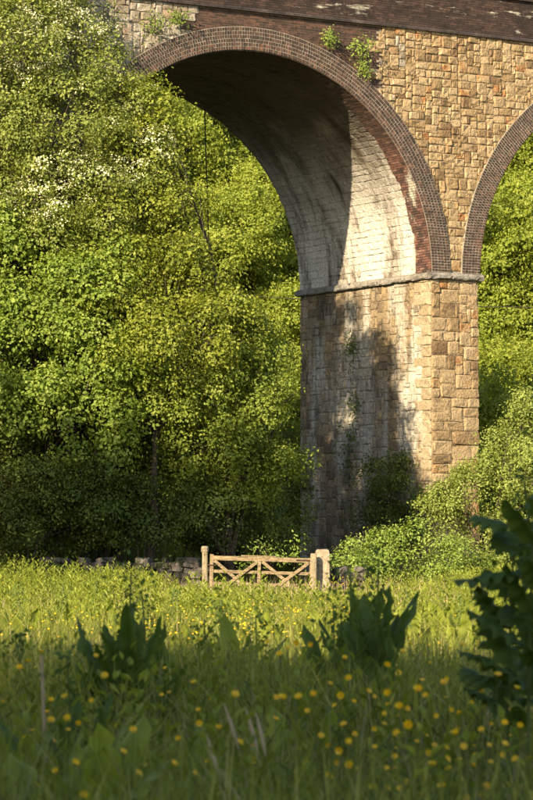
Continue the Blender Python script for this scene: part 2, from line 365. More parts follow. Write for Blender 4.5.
# --- piers
def pier_core(x0, x1, name):
    m = MB(); m.box((x0 + .013, .013, -1.5), (x1 - .013, DEP - .013, ZS - .14))
    return obj(name, m.mesh(name, M_MORT), viaduct)
pier = pier_core(0, PT, 'pier')
obj('pier', pier_core(-PT - 2 * RAD, -2 * RAD, 'tmp').data, viaduct); bpy.data.objects.remove(bpy.data.objects['tmp'])
pier3 = pier_core(PT + 2 * RAD, 2 * PT + 2 * RAD, 'pier')
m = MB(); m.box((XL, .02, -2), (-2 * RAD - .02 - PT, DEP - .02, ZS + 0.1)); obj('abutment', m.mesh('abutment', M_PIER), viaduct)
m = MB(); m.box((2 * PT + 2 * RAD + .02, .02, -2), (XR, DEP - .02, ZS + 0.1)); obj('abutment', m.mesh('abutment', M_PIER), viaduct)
k = 0
for _, kind, q in cand:
    par = spandrel if kind == 'f' else pier
    o = obj('stone', UNIT_ME[r.integers(len(UNIT_ME))], par, (q[0] + q[2] / 2, r.uniform(-.012, .012), q[1] + q[3] / 2), (0, r.normal(0, .01), 0), (q[2] - r.uniform(.006, .03), r.uniform(.03, .055), q[3] - r.uniform(.006, .03)))
prest = MB()
for q in qz:
    if ('p', q) not in chosen: add_stone(prest, *q[:2], q[2], q[3], 0.05, r, front, jit=.01)
tag(obj('front_stonework', prest.mesh('front_stonework', M_ST_T), pier), kind='stuff')

def coursed(y0, y1, z0, z1, hs, ws, r):
    out = []; z = z0
    while z < z1 - .05:
        h = min(r.uniform(*hs), z1 - z)
        if z1 - z - h < .15: h = z1 - z
        y = y0
        while y < y1 - .02:
            wd = r.uniform(*ws)
            if y1 - y - wd < ws[0] * .7: wd = y1 - y
            out.append((y, z, wd, h)); y += wd
        z += h
    return out
r = np.random.default_rng(21)
sidemb, quoin = MB(), MB()
for q in pack(0.5, DEP, -1, ZS - .15, .125, [(3,2),(4,2),(5,2),(3,3),(4,3),(6,3),(2,2),(5,3),(3,2),(2,1),(4,2)], lambda x, z: True, r):
    add_stone(sidemb, *q[:2], q[2], q[3], 0.026, r, lambda V: np.stack([V[:, 1], V[:, 0], V[:, 2]], 1), jit=.008)
z = -1.0; alt = 0
while z < ZS - .2:
    h = min(r.uniform(.26, .44), ZS - .15 - z); wd = r.uniform(.5, .68) if alt else r.uniform(.8, 1.0); alt = 1 - alt
    V = UNITS[r.integers(12)][0] * np.array([wd - .014, .045, h - .014]) + np.array([wd / 2, 0, z + h / 2])
    quoin.add(np.stack([V[:, 1], V[:, 0] + .008, V[:, 2]], 1), [UNITS[0][1]], r.uniform(.45, .9)); z += h
flipF = lambda me: me
M_QUOIN = rough_mat('dressed_quoin', [(0, (0.176, 0.128, 0.072)), (0.5, (0.264, 0.200, 0.120)), (1, (0.320, 0.256, 0.168))], 1.5, 0.7, 16, use='tone', lime=(0.6, 0.52, 0.2, (1, 1, 0.6)))
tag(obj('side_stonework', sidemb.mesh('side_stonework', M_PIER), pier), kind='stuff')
tag(obj('quoin_stonework', quoin.mesh('quoin_stonework', M_QUOIN), pier), kind='stuff')
# hidden far faces: same coursing on the other piers is left to the material

# --- barrels: stones laid in courses along the depth
def barrel(cx, detailed):
    m = MB(); n = 96; a = np.linspace(0, math.pi, n + 1)
    ys = [0.0, DEP]
    V = np.array([[cx - (RAD + .02) * math.cos(t), y, ZS - .15 * 0 + (RAD + .02) * math.sin(t)] for t in a for y in ys])
    F = [[2*i, 2*i+1, 2*i+3, 2*i+2] for i in range(n)]
    m.add(V, [np.array(F)])
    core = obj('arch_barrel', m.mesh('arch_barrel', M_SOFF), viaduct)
    r = np.random.default_rng(int(abs(cx) * 7)); sm = MB()
    arc = math.pi * RAD; t = 0
    while t < (arc if detailed else arc * .45) - .02:
        h = min(r.uniform(.14, .30), arc - t); y = r.uniform(.70, .8)
        while y < DEP - .02:
            wd = r.uniform(.2, .62)
            if DEP - y - wd < .3: wd = DEP - y
            u = UNITS[r.integers(12)]; V = u[0] * np.array([wd - .006, .02, h - .005]); V[:, 1] += r.uniform(-.012, .012); sk = r.normal(0, .03); V[:, 2] += sk * V[:, 0]
            yy = V[:, 0] + y + wd / 2; th = (V[:, 2] + t + h / 2) / RAD; rr = RAD + V[:, 1]
            sm.add(np.stack([cx - rr * np.cos(th), yy, ZS + rr * np.sin(th)], 1), [u[1][:, ::-1]], r.random())
            y += wd
        t += h
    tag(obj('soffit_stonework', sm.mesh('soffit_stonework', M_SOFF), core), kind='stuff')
    # red brick edging on the soffit behind the ring, toothed
    rb = MB(); nb = int(arc / .082)
    for i in range(nb):
        th0 = (i + .08) * arc / nb / RAD; th1 = (i + .92) * arc / nb / RAD
        dep = [.80, .74, .84, .77, .82, .72, .79][(i // 3 * 5) % 7]
        y = -0.06 if True else 0; off = .11 * (i % 2)
        ys = [y] + list(np.arange(off + .112, dep - .05, .225)) + [dep]
        for a0, a1 in zip(ys[:-1], ys[1:]):
            r0 = RAD - .05 - r.uniform(0, .008); r1 = RAD + .05
            c = [(r0, th0), (r0, th1), (r1, th1), (r1, th0)]
            V = [[cx - q * math.cos(tt), yy, ZS + q * math.sin(tt)] for yy in (a0 + .006, a1 - .006) for q, tt in c]
            rb.add(V, [np.array([[0,1,2,3],[7,6,5,4],[1,0,4,5],[2,1,5,6],[3,2,6,7],[0,3,7,4]])], r.random())
    tag(obj('soffit_brickwork', rb.mesh('soffit_brickwork', M_RED), core), kind='stuff')
    # ring: six concentric courses of headers with pale joints
    m = MB(); n = 128; a = np.linspace(0, math.pi, n + 1)
    V = np.array([[cx - q * math.cos(t), y, ZS + q * math.sin(t)] for t in a for q, y in ((RAD - .025, .3), (RAD - .025, -.075), (RAD + RING, -.075), (RAD + RING, .3))])
    F = [[4*i+j, 4*i+j+1, 4*i+j+5, 4*i+j+4] for i in range(n) for j in range(3)]
    m.add(V, [np.array(F)])
    ring = obj('arch_ring', m.mesh('arch_ring', M_MORTW), viaduct)
    hb = MB(); nr = 6; dr = (RING + .02) / nr
    for k in range(nr):
        q0 = RAD - .03 + k * dr + .011; q1 = q0 + dr - .022; nb = int(math.pi * (q0) / .088); ph = r.uniform(0, 1)
        for i in range(nb):
            t0 = (i + .13) * math.pi / nb; t1 = (i + .87) * math.pi / nb
            yf = -.080 - r.uniform(0, .008)
            c = [(q0, t0), (q1, t0), (q1, t1), (q0, t1)]
            V = [[cx - q * math.cos(tt), yy, ZS + q * math.sin(tt)] for yy in (yf, -.03) for q, tt in c]
            hb.add(V, [np.array([[3,2,1,0],[0,1,5,4],[1,2,6,5],[2,3,7,6],[3,0,4,7]])], r.uniform(.1, .8) + (.25 if k < 2 else 0) * r.random())
    tag(obj('ring_brickwork', hb.mesh('ring_brickwork', M_BRK), ring), kind='stuff')
barrel(CX1, True); barrel(CX2, False)

# --- brick repair above the crown
bm_ = MB(); r = np.random.default_rng(33)
z = 15.2; row = 0
while z < ZSTR - .04:
    x = -9.6 + (.115 if row % 2 else 0)
    while x < -1.4:
        if brick_patch(x + .1, z) and out_ring(x + .11, z + .03, .5):
            bm_.box((x + .002, .009 - r.uniform(0, .002), z + .003), (x + .223, .02, z + .071), r.uniform(.15, .85))
        x += .225
    z += .075; row += 1
tag(obj('repair_brickwork', bm_.mesh('repair_brickwork', M_BRK), spandrel), kind='stuff')

# --- string course, parapet and coping
def slab_run(x0, x1, step, a, b, z0, z1, r, name, mat, gap=.01):
    x = x0; par = []
    while x < x1:
        l = r.uniform(*step); m = MB(); e = r.uniform(-.004, .004)
        V = np.array([[x + gap, a + e, z0], [x + l - gap, a + e, z0], [x + l - gap, b, z0], [x + gap, b, z0],
                      [x + gap, a + e, z1 - .04], [x + l - gap, a + e, z1 - .04], [x + gap, a + e + .05, z1], [x + l - gap, a + e + .05, z1], [x + l - gap, b, z1], [x + gap, b, z1]])
        V[:, 2] += r.uniform(-.003, .003)
        m.add(V, [np.array([[0,3,2,1],[0,1,5,4],[4,5,7,6],[6,7,8,9]]), np.array([[1,2,8,7,5],[3,0,4,6,9]])])
        obj(name, m.mesh(name, mat), viaduct); x += l
M_DARKC = rough_mat('sooty_course', [(0.3, (0.025, 0.020, 0.019)), (0.6, (0.056, 0.042, 0.038)), (0.8, (0.126, 0.105, 0.091))], 2, 0.5, 18)
slab_run(-16, 16.5, (2.2, 3.2), -.12, .4, ZSTR, ZSTR + .11, np.random.default_rng(3), 'string_course_stone', M_DARKC, .003)
m = MB(); m.box((XL, .002, ZSTR + .04), (XR, .42, ZPAR)); m.box((XL, DEP - .42, ZSTR + .04), (XR, DEP - .03, ZPAR))
parapet = obj('parapet', m.mesh('parapet', M_DARKC), viaduct)
bm_ = MB(); r = np.random.default_rng(35); z = ZSTR + .135; row = 0
while z < ZPAR - .05:
    x = -15 + (.115 if row % 2 else 0)
    while x < 16:
        bm_.box((x + .0015, -.005 - r.uniform(0, .002), z + .004), (x + .2215, .05, z + .071), r.uniform(.2, .8)); x += .225
    z += .075; row += 1
tag(obj('parapet_brickwork', bm_.mesh('parapet_brickwork', M_PBRK), parapet), kind='stuff')
slab_run(-16, 16.5, (.9, 1.4), -.1, .5, ZPAR, ZPAR + .2, np.random.default_rng(4), 'coping_stone', M_DARKC)

# --- impost course round the pier: rounded weathered slabs
def impost(x0, x1):
    r = np.random.default_rng(int(x1 * 10) + 77); pr = .13
    prof = [(0.05, -.15), (-.13, -.145), (-.165, -.11), (-.165, -.02), (-.14, .03), (-.05, .075), (0.05, .10)]
    def run(p0, p1, out, lens, ext0, ext1):
        p0, p1, out = np.array(p0, float), np.array(p1, float), np.array(out, float); d = p1 - p0; Lg = np.linalg.norm(d); d /= Lg; t = -ext0
        while t < Lg + ext1 - .01:
            l = min(r.uniform(*lens), Lg + ext1 - t)
            if Lg + ext1 - t - l < .3: l = Lg + ext1 - t
            m = MB(); k = len(prof); ns = max(2, int(l / .16)); V = []
            for s in range(ns + 1):
                tt = t + .006 + (l - .012) * s / ns
                for a, (o_, z_) in enumerate(prof):
                    j = r.uniform(-.018, .018) if 0 < a < k - 1 else 0
                    q = p0 + d * tt - out * (o_ + j); V.append((q[0], q[1], ZS + z_ + (j * .6)))
            F = [[s*k+a, s*k+a+1, (s+1)*k+a+1, (s+1)*k+a] for s in range(ns) for a in range(k - 1)]
            m.add(V, [np.array(F), np.array([[a for a in range(k)], [ns*k + k - 1 - a for a in range(k)]])])
            obj('impost_stone', m.mesh('impost_stone', M_COURSE), viaduct); t += l
    run((x0, DEP), (x0, 0), (-1, 0), (.9, 1.6), .1, 0.0)
    run((x0, 0), (x1, 0), (0, -1), (.7, 1.0), .13, .13)
    run((x1, 0), (x1, DEP), (1, 0), (.9, 1.6), 0.0, .1)
impost(0, PT)


# ------------------------------------------------------------------ foliage makers
def unit(v): return v / (np.linalg.norm(v, axis=-1, keepdims=True) + 1e-9)

def leaf_quads(p, d, n, L, Wd, tone, fold=0.1, droop=0.12):
    """folded two-triangle leaves; p base (N,3), d direction, n facing"""
    d = unit(d); sd = unit(np.cross(d, n)); n = np.cross(sd, d)
    L = np.asarray(L).reshape(-1, 1); Wd = np.asarray(Wd).reshape(-1, 1)
    V = np.stack([p, p + d * L * .45 + sd * Wd * .5 + n * Wd * fold, p + d * L - n * L * droop, p + d * L * .45 - sd * Wd * .5 + n * Wd * fold], 1)
    k = np.arange(len(p))[:, None] * 4
    F = np.concatenate([k + np.array([[0, 1, 2]]), k + np.array([[0, 2, 3]])])
    return V.reshape(-1, 3), F, np.repeat(tone, 4)

def crown_clumps(r, lobes, per_area, jitter=0.16, inner=0.1, low=-0.8, sub=True):
    """clump centres on the shells of boughs that sit on several lobes; lobes (K,4)"""
    boughs = []
    for (x, y, z, q) in lobes:
        if not sub or q < .5: boughs.append((x, y, z, q, 0, 0, 0)); continue
        for k in range(int(7 + 7 * q)):
            u = unit(r.normal(size=3)); u[2] = u[2] * .85 + .08
            c = np.array([x, y, z]) + u * q * r.uniform(.55, .95); boughs.append((*c, q * r.uniform(.2, .42) + .08, *u))
    pts, outs = [], []
    for (x, y, z, q, ux, uy, uz) in boughs:
        n = max(4, int(per_area * 4 * math.pi * q * q))
        u = unit(r.normal(size=(n, 3)))
        keep = (u[:, 2] > low) & (u @ np.array([ux, uy, uz]) > -.45); u = u[keep]
        rad = q * (1 - np.abs(r.normal(0, jitter, len(u))))
        ins = r.random(len(u)) < inner; rad[ins] *= r.uniform(.2, .8, ins.sum())
        pts.append(np.array([x, y, z]) + u * rad[:, None] * np.array([1.1, 1.1, .8])); outs.append(u)
    return np.concatenate(pts), np.concatenate(outs)

def foliage(r, cen, out, per, crad, L, Wd, up=0.5, tone_spread=0.3, oblate=0.6):
    M = len(cen); cnt = np.maximum(3, r.poisson(per, M)); idx = np.repeat(np.arange(M), cnt); N = len(idx)
    cr = crad * r.uniform(.6, 1.35, M)
    ax = unit(out + np.array([0, 0, up]) + r.normal(0, .3, (M, 3)))
    g = r.normal(size=(N, 3)); a = ax[idx]
    along = (g * a).sum(1, keepdims=True); g = g - a * along * (1 - oblate)
    g *= (.55 * cr[idx])[:, None]
    p = cen[idx] + g
    n = unit(a * 1.3 + unit(g) * .4 + r.normal(0, .2, (N, 3)))
    d = unit(g - n * (g * n).sum(1, keepdims=True) + r.normal(0, .35, (N, 3)) * np.linalg.norm(g, axis=1, keepdims=True))
    ct = r.normal(.5, tone_spread * .55, M)
    tone = np.clip(ct[idx] + r.normal(0, .07, N) + .1 * along[:, 0], 0, 1)
    ln = L * r.uniform(.65, 1.25, N)
    return leaf_quads(p, d, n, ln, ln * Wd / L, tone)

def limb(mb, a, b, r0, r1, r, bend=.12, n=6, k=6):
    a, b = np.asarray(a, float), np.asarray(b, float); t = np.linspace(0, 1, k)[:, None]; ln = np.linalg.norm(b - a)
    off = r.normal(0, bend * ln, 3); pts = a + (b - a) * t + off * np.sin(t * math.pi) + r.normal(0, .012 * ln, (k, 3)) * (t * (1 - t) * 4)
    mb.tube(pts, np.linspace(r0, r1, k), n); return pts

def woody(name, base, lobes, trunk_r, r, stems=1, twigs=10):
    mb = MB(); base = np.asarray(base, float); lb = np.asarray(lobes, float)
    top = lb[:, :3].mean(0)
    forks = []
    for s in range(stems):
        b0 = base + np.array([r.normal(0, .12 * s), r.normal(0, .12 * s), -.25])
        f = base + (top - base) * r.uniform(.32, .5) + r.normal(0, .25, 3) * (1 if stems > 1 else .4); forks.append(f)
        limb(mb, b0, f, trunk_r * (1 if s == 0 else .7), trunk_r * .6, r, .04, 8, 7)
    for i, q in enumerate(lb):
        f = forks[i % stems]; tip = limb(mb, f, q[:3], trunk_r * .5, trunk_r * .14, r, .10)
        for _ in range(twigs):
            u = unit(r.normal(size=3)); s_ = tip[r.integers(2, 6)]
            limb(mb, s_, q[:3] + u * q[3] * r.uniform(.6, .98), trunk_r * .15, .008, r, .08, 4, 4)
    return mb.mesh(name, M_BARK, True)

def make_tree(name, base, lobes, mat, label, cat, seed, per_area=7, per=26, crad=.45, L=.13, Wd=.085, trunk_r=.16, stems=1, group=None, twigs=9, parts=('trunk', 'crown'), **kw):
    r = np.random.default_rng(seed); base = np.asarray(base, float); lb = np.asarray(lobes, float)
    o = empty(name, base); lb = lb - np.array([*base, 0])
    t = obj(parts[0], woody('trunk', (0, 0, 0), lb, trunk_r, r, stems, twigs), o)
    cen, out = crown_clumps(r, lb, per_area)
    V, F, tn = foliage(r, cen, out, per, crad, L, Wd, **kw)
    c = obj(parts[1], mesh_np('crown', V, [F], mat, tn), o)
    tag(o, label, cat, group); o['_c'] = 0; del o['_c']
    return o, t, c, (cen, out)

def copy_tree(o, loc, rz, sc, label, group=None, name=None):
    c = o.copy(); C.objects.link(c); c.location = loc; c.rotation_euler = (0, 0, rz); c.scale = (sc, sc, sc) if np.isscalar(sc) else sc
    tag(c, label, None, group)
    for ch in o.children:
        k = ch.copy(); C.objects.link(k); k.parent = c
    return c
gz = lambda x, y: float(H(x, y))
def lob(*rows): return [(*P(px, py, Z), q) for px, py, Z, q in rows]
def at(px, Z): x = (px - 266.5) / FPX * Z; return (x, Z, gz(x, Z))

# ------------------------------------------------------------------ trees on the left, in front of the viaduct
G1 = 'trees on the bank left of the arch'
t1, _, _, cl1 = make_tree('hawthorn_tree', at(40, 82), lob((20,60,81,2.2),(70,50,81.3,1.35),(-30,120,81,2.3),(60,130,80.3,1.9),(115,105,80.8,1.15),(10,190,80.6,2.1),(75,205,80,1.8),(120,165,80.2,1.3),(30,-20,82,1.9),(-50,20,81.5,2.2)),
    M_LEAFT, 'tall hawthorn dusted with cream blossom at the upper left beside the arch', 'tree', 41, per_area=5.5, per=24, crad=.27, L=.09, Wd=.07, trunk_r=.2, group=G1)
# blossom heads on the hawthorn
r = np.random.default_rng(77)
cen, out = cl1; sel = (out[:, 2] > -.1) & (r.random(len(cen)) < .85) & (vnoise(cen[:, 0] * 2, cen[:, 2] * 2, 8) > -.05)
V, F, tn = foliage(r, cen[sel] + unit(out[sel] + [0, 0, .6]) * .17, out[sel], 19, .26, .064, .062, up=1.0, oblate=.35)
obj('blossom', mesh_np('blossom', V, [F], M_BLOS, tn), t1)
make_tree('ash_tree', at(150, 80.5), lob((140,105,80.8,1.1),(155,150,80.6,1.05),(120,215,80,1.5),(172,205,80.2,1.0),(150,275,79.6,1.6),(195,275,79.8,1.1),(130,160,80.5,1.1),(212,335,79.5,1.3),(165,345,79,1.6),(120,300,79.5,1.2)),
    M_LEAFY, 'slender ash tree whose crown overlaps the left shoulder of the arch', 'tree', 42, per_area=6, per=26, crad=.3, L=.1, Wd=.075, trunk_r=.15, group=G1)
make_tree('sycamore_tree', at(45, 81), lob((20,285,80.5,2.1),(80,295,80,1.9),(-25,340,80.5,2.2),(50,365,79.8,2.1),(105,355,79.7,1.6),(0,420,80,2.0),(75,425,80,1.9),(120,410,80,1.5),(-20,240,81,2.0)),
    M_LEAFS, 'broad sycamore with full bright leaf clumps at the left edge below the hawthorn', 'tree', 43, per_area=4.2, per=27, crad=.32, L=.115, Wd=.09, trunk_r=.2, group=G1)
make_tree('elder_tree', at(226, 82), lob((215,325,80.5,1.1),(248,350,80.5,1.1),(190,390,80,1.4),(235,395,80,1.3),(268,400,80.5,1.0),(255,445,80.5,1.1),(205,440,80.5,1.2),(240,480,81,1.1),(275,470,82,1.0),(205,490,81,1.0),(272,362,81,.75)),
    M_LEAFA, 'leafy elder filling the foot of the arch left of the pier', 'tree', 44, per_area=5.5, per=24, crad=.28, L=.095, Wd=.07, trunk_r=.11, stems=3, group=G1)
make_tree('alder_tree', at(112, 82.5), lob((100,385,82.5,1.7),(140,400,82,1.6),(165,430,82,1.5),(90,440,82.5,1.6),(125,455,83,1.5),(60,440,82.5,1.6),(170,465,83,1.2)),
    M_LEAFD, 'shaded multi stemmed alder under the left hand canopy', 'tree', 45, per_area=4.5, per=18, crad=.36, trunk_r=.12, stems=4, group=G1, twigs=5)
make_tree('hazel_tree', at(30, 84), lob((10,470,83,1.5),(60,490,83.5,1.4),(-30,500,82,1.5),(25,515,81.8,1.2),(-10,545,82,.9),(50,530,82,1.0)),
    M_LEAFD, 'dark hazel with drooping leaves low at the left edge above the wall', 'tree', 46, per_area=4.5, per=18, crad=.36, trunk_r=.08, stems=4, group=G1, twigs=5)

# dim undergrowth on the bank
r = np.random.default_rng(90)
def bush(name, base, lobes, mat, label, seed, **kw):
    return make_tree(name, base, lobes, mat, label, 'shrub', seed, parts=('stem', 'foliage'), stems=4, **{**dict(trunk_r=.035, twigs=5, per_area=8, per=18, crad=.24, L=.09, Wd=.06), **kw})
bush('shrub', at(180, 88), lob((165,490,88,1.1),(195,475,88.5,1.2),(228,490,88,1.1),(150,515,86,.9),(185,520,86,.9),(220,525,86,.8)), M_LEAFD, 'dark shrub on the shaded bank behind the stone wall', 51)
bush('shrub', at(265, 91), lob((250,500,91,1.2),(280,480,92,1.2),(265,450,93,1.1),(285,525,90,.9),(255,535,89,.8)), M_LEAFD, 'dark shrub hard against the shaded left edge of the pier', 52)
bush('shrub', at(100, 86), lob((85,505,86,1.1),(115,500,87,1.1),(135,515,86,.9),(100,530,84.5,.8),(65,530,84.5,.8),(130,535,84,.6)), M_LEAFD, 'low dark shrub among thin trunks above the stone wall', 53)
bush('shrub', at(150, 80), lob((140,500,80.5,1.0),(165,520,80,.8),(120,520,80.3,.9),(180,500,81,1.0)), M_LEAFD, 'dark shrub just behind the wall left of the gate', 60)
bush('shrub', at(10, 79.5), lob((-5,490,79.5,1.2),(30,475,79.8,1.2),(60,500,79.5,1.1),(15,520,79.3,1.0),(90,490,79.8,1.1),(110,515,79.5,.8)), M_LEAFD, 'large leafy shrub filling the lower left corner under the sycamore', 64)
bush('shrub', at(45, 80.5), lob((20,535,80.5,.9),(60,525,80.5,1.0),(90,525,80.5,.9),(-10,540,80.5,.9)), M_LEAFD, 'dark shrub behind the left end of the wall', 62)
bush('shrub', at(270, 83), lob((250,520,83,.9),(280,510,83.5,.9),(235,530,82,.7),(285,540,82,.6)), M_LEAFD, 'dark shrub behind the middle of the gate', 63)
bush('sapling', at(222, 78), lob((215,505,78,.32),(235,498,78,.3),(205,520,78,.25),(228,525,78,.22)), M_LEAFH, 'small sunlit sapling with arching twigs left of the gate', 54, per_area=9, per=9, crad=.25, twigs=3, trunk_r=.022, L=.08)
bush('willowherb_clump', at(258, 76.5), lob((258,548,76.5,.28),(272,556,76.5,.25),(246,560,76.5,.25)), M_BRAM, 'pale leafy clump of herbs rising right behind the gate', 55, per=14, crad=.2, L=.1, Wd=.04, trunk_r=.012)
bush('elder_shoot', at(298, 77), lob((298,545,77,.22),(292,560,77,.22),(305,565,77,.2)), M_BRAM, 'small elder shoot with pale flower heads beside the stone gatepost', 56, per=12, crad=.2, L=.09, Wd=.05, trunk_r=.012)
# shrubs at the foot of the pier
bush('ivy_shrub', at(392, 91.2), lob((392,500,90.5,.95),(378,478,91.3,.75),(410,520,90.3,.8),(370,515,91.4,.8),(395,470,91,.6)), M_LEAFD, 'dark evergreen shrub growing against the sunlit pier face', 57, per_area=9)
bush('hawthorn_shrub', at(490, 84), lob((470,500,84,1.0),(510,470,84,1.2),(450,525,83.5,.8),(530,520,83,1.2),(508,455,85,.9),(540,430,85,1.2),(455,498,84.5,.5),(440,505,84,.6),(468,480,84.5,.5),(528,420,85,.8),(535,480,83,1.0),(495,545,82,1.0),(525,560,81,1.0)), M_LEAFH,
     'loose yellow green hawthorn in front of the right side of the pier', 58, per_area=8, per=18, L=.085, trunk_r=.05)
bush('bramble_bush', at(395, 80), lob((362,556,79.5,.6),(350,566,79,.65),(385,552,79.5,.8),(420,552,79.5,.85),(455,558,79.5,.8),(400,578,79,.6),(365,582,79,.5),(440,585,79,.6),(475,575,80,.6)), M_BRAM,
     'sunlit mound of bramble between the gatepost and the pier', 59, per_area=11, per=16, crad=.2, L=.075, Wd=.055)
# tufts rooted in the masonry
def tuft(px, py, X, q, label, seed, mat=M_BRAM):
    yl = -.12; r = np.random.default_rng(seed)
    th = R(TH); dirx = np.array([math.cos(th), math.sin(th), 0]); diry = np.array([-math.sin(th), math.cos(th), 0])
    base = np.array([VX, VY, 0]) + dirx * X + diry * yl
    z = CAMZ + (HORIZON - py) / FPX * base[1]
    o = empty('wall_plant', (base[0], base[1], z)); tag(o, label, 'plant', 'weeds rooted in the viaduct masonry')
    mb = MB()
    for _ in range(5): limb(mb, (0, 0, -.05) - .15 * 0 * diry, r.normal(0, .5 * q, 3) * [1, .3, 1] - diry * q * .4, .012, .004, r, .1, 4, 4)
    obj('stem', mb.mesh('stem', M_BARK), o)
    cen = r.normal(0, .55 * q, (14, 3)) * [1, .5, 1] - diry * .15; out = unit(cen - diry * .3)
    V, F, tn = foliage(r, cen, out, 16, .22 * (q / .3), .08, .05)
    obj('foliage', mesh_np('foliage', V, [F], mat, tn), o)
def X_at(px):
    k = (px - 266.5) / FPX; return (k * VY - VX) / (math.cos(R(TH)) - k * math.sin(R(TH)))
tuft(326, 34, X_at(326), .2, 'small green weed on the brick above the arch crown, left of two tufts', 1)
tuft(357, 43, X_at(357), .3, 'bushy green tuft growing where brick meets stone above the arch', 2)
tuft(360, 66, X_at(360), .22, 'small tuft rooted on the arch ring below the bushy one', 3)
tuft(148, 22, X_at(148), .38, 'large weed growing from pale stones at the upper left of the arch', 4)
tuft(172, 12, X_at(172), .25, 'weed below the parapet at the upper left of the arch', 5)
tuft(105, 8, X_at(105), .4, 'leafy weed on the masonry at the top beside the hawthorn', 6)
# ivy patches low on the pier side face
def ivy(px, py, q, label, seed):
    r = np.random.default_rng(seed); k = (px - 266.5) / FPX; th = R(TH)
    v = (VX - k * VY) / (math.sin(th) + k * math.cos(th)); b = np.array([VX - math.sin(th) * v, VY + math.cos(th) * v, 0])
    z = CAMZ + (HORIZON - py) / FPX * b[1]; o = empty('ivy', (b[0], b[1], z)); tag(o, label, 'ivy', 'ivy patches on the pier')
    nrm = np.array([-math.cos(th), -math.sin(th), 0]); al = np.array([-math.sin(th), math.cos(th), 0])
    n = int(26 * q); a = r.normal(0, .28 * q, n); h = r.normal(0, .55 * q, n)
    cen = al * a[:, None] + nrm * .1 + np.array([0, 0, 1]) * h[:, None]
    mb = MB(); limb(mb, nrm * .03 - [0, 0, .9 * q], nrm * .05 + np.array([0, 0, .9 * q]), .02, .006, r, .03, 4, 5); obj('stem', mb.mesh('stem', M_BARK), o)
    V, F, tn = foliage(r, cen, np.tile(nrm, (n, 1)), 14, .24, .08, .07); obj('foliage', mesh_np('foliage', V, [F], M_LEAFD, tn), o)
ivy(354, 345, .6, 'small ivy patch high on the dappled pier face', 1)
ivy(357, 412, .8, 'ivy patch halfway down the dappled pier face', 2)
ivy(350, 460, 1.0, 'larger ivy patch low on the pier above the evergreen shrub', 3)

# ------------------------------------------------------------------ wooded hillside behind
def proto(seed, mat, L, nl, hgt, rad, per_area, per, crad):
    r = np.random.default_rng(seed); lobes = []
    for i in range(nl):
        a = r.uniform(0, 6.28); q = r.uniform(.1, 1) ** .6 * rad * .62
        lobes.append((q * math.cos(a), q * math.sin(a), hgt * r.uniform(.22, .82) - q * .3, rad * r.uniform(.38, .55)))
    lobes.append((0, 0, hgt - rad * .45, rad * .45))
    o, *_ = make_tree('hillside_tree', (0, 0, 0), lobes, mat, 'x x x x', 'tree', seed, per_area=per_area, per=per, crad=crad, L=L, Wd=L * .7, trunk_r=.16, twigs=4)
    return o
protos = [proto(301, M_LEAFB, .15, 12, 8.5, 3.4, 3.2, 27, .38), proto(302, M_LEAFB, .14, 13, 9.5, 3.0, 3.4, 27, .38), proto(303, M_LEAFB, .15, 11, 7.5, 3.2, 3.2, 27, .4)]
r = np.random.default_rng(12); used = [0, 0, 0]
def place_hill(px, y, label, group, sc=None):
    k = int(r.integers(3)); x = (px - 266.5) / FPX * y; loc = (x, y, gz(x, y) - .3); sc = sc or r.uniform(.85, 1.2); rz = r.uniform(0, 6.28)
    if not used[k]:
        o = protos[k]; used[k] = 1; o.location = loc; o.rotation_euler = (0, 0, rz); o.scale = (sc,) * 3; tag(o, label, None, group); return o
    return copy_tree(protos[k], loc, rz, sc, label, group)
rows = [('lowest', 114), ('second', 121), ('third', 128), ('fourth', 135), ('fifth', 142), ('sixth', 149), ('seventh', 156), ('topmost', 164)]
ORD = ['leftmost', 'second', 'third', 'fourth', 'fifth', 'sixth', 'seventh']
def hill_rows(rws, x0, x1, sp, jit, where):
    for nm, y in rws:
        for i, px in enumerate(np.arange(x0, x1, sp * 126 / y)):
            place_hill(px + r.uniform(-jit, jit), y + r.uniform(-3, 3), f'{ORD[i]} tree from the left in the {nm} hillside row {where}', f'hillside trees {where}')
hill_rows(rows, 135, 315, 46, 16, 'seen through the big arch')
hill_rows(rows[:7], 482, 580, 48, 10, 'right of the pier')
for q in protos:
    if q['label'] == 'x x x x': bpy.data.objects.remove(q)

# ------------------------------------------------------------------ trees beside and behind the camera whose shade falls on the meadow and bank
sh = proto(401, M_LEAFA, .22, 14, 14.0, 4.0, 1.5, 13, .5); sh.name = 'lime_tree'
spots = [(-15.5, 66, .95, 'outside the left edge of the view near the wall'), (-19, 75, 1.0, 'further along the bank outside the left edge'), (-15, 59.5, .78, 'left of the meadow short of the wall'),
         (-13, 1, .86, 'left of the camera behind the meadow'), (-8.5, 0, .86, 'nearest the camera on its left'), (-6.8, 3, .8, 'close beside the camera on its left'), (-4.2, 2.2, .45, 'as a small young tree beside the camera'), (-5, -5, 1.0, 'behind the camera to its left'),
         (-18, 5, .85, 'farther left of the camera'), (-11, -8, .95, 'well behind the camera')]
for i, (x, y, sc, wh) in enumerate(spots):
    lab = 'lime tree standing ' + wh; loc = (x, y, gz(x, y) - .2)
    if i == 0: sh.location = loc; sh.scale = (sc,) * 3; tag(sh, lab, 'tree', 'shade trees around the meadow')
    else: copy_tree(sh, loc, i * 1.3, sc, lab, 'shade trees around the meadow')

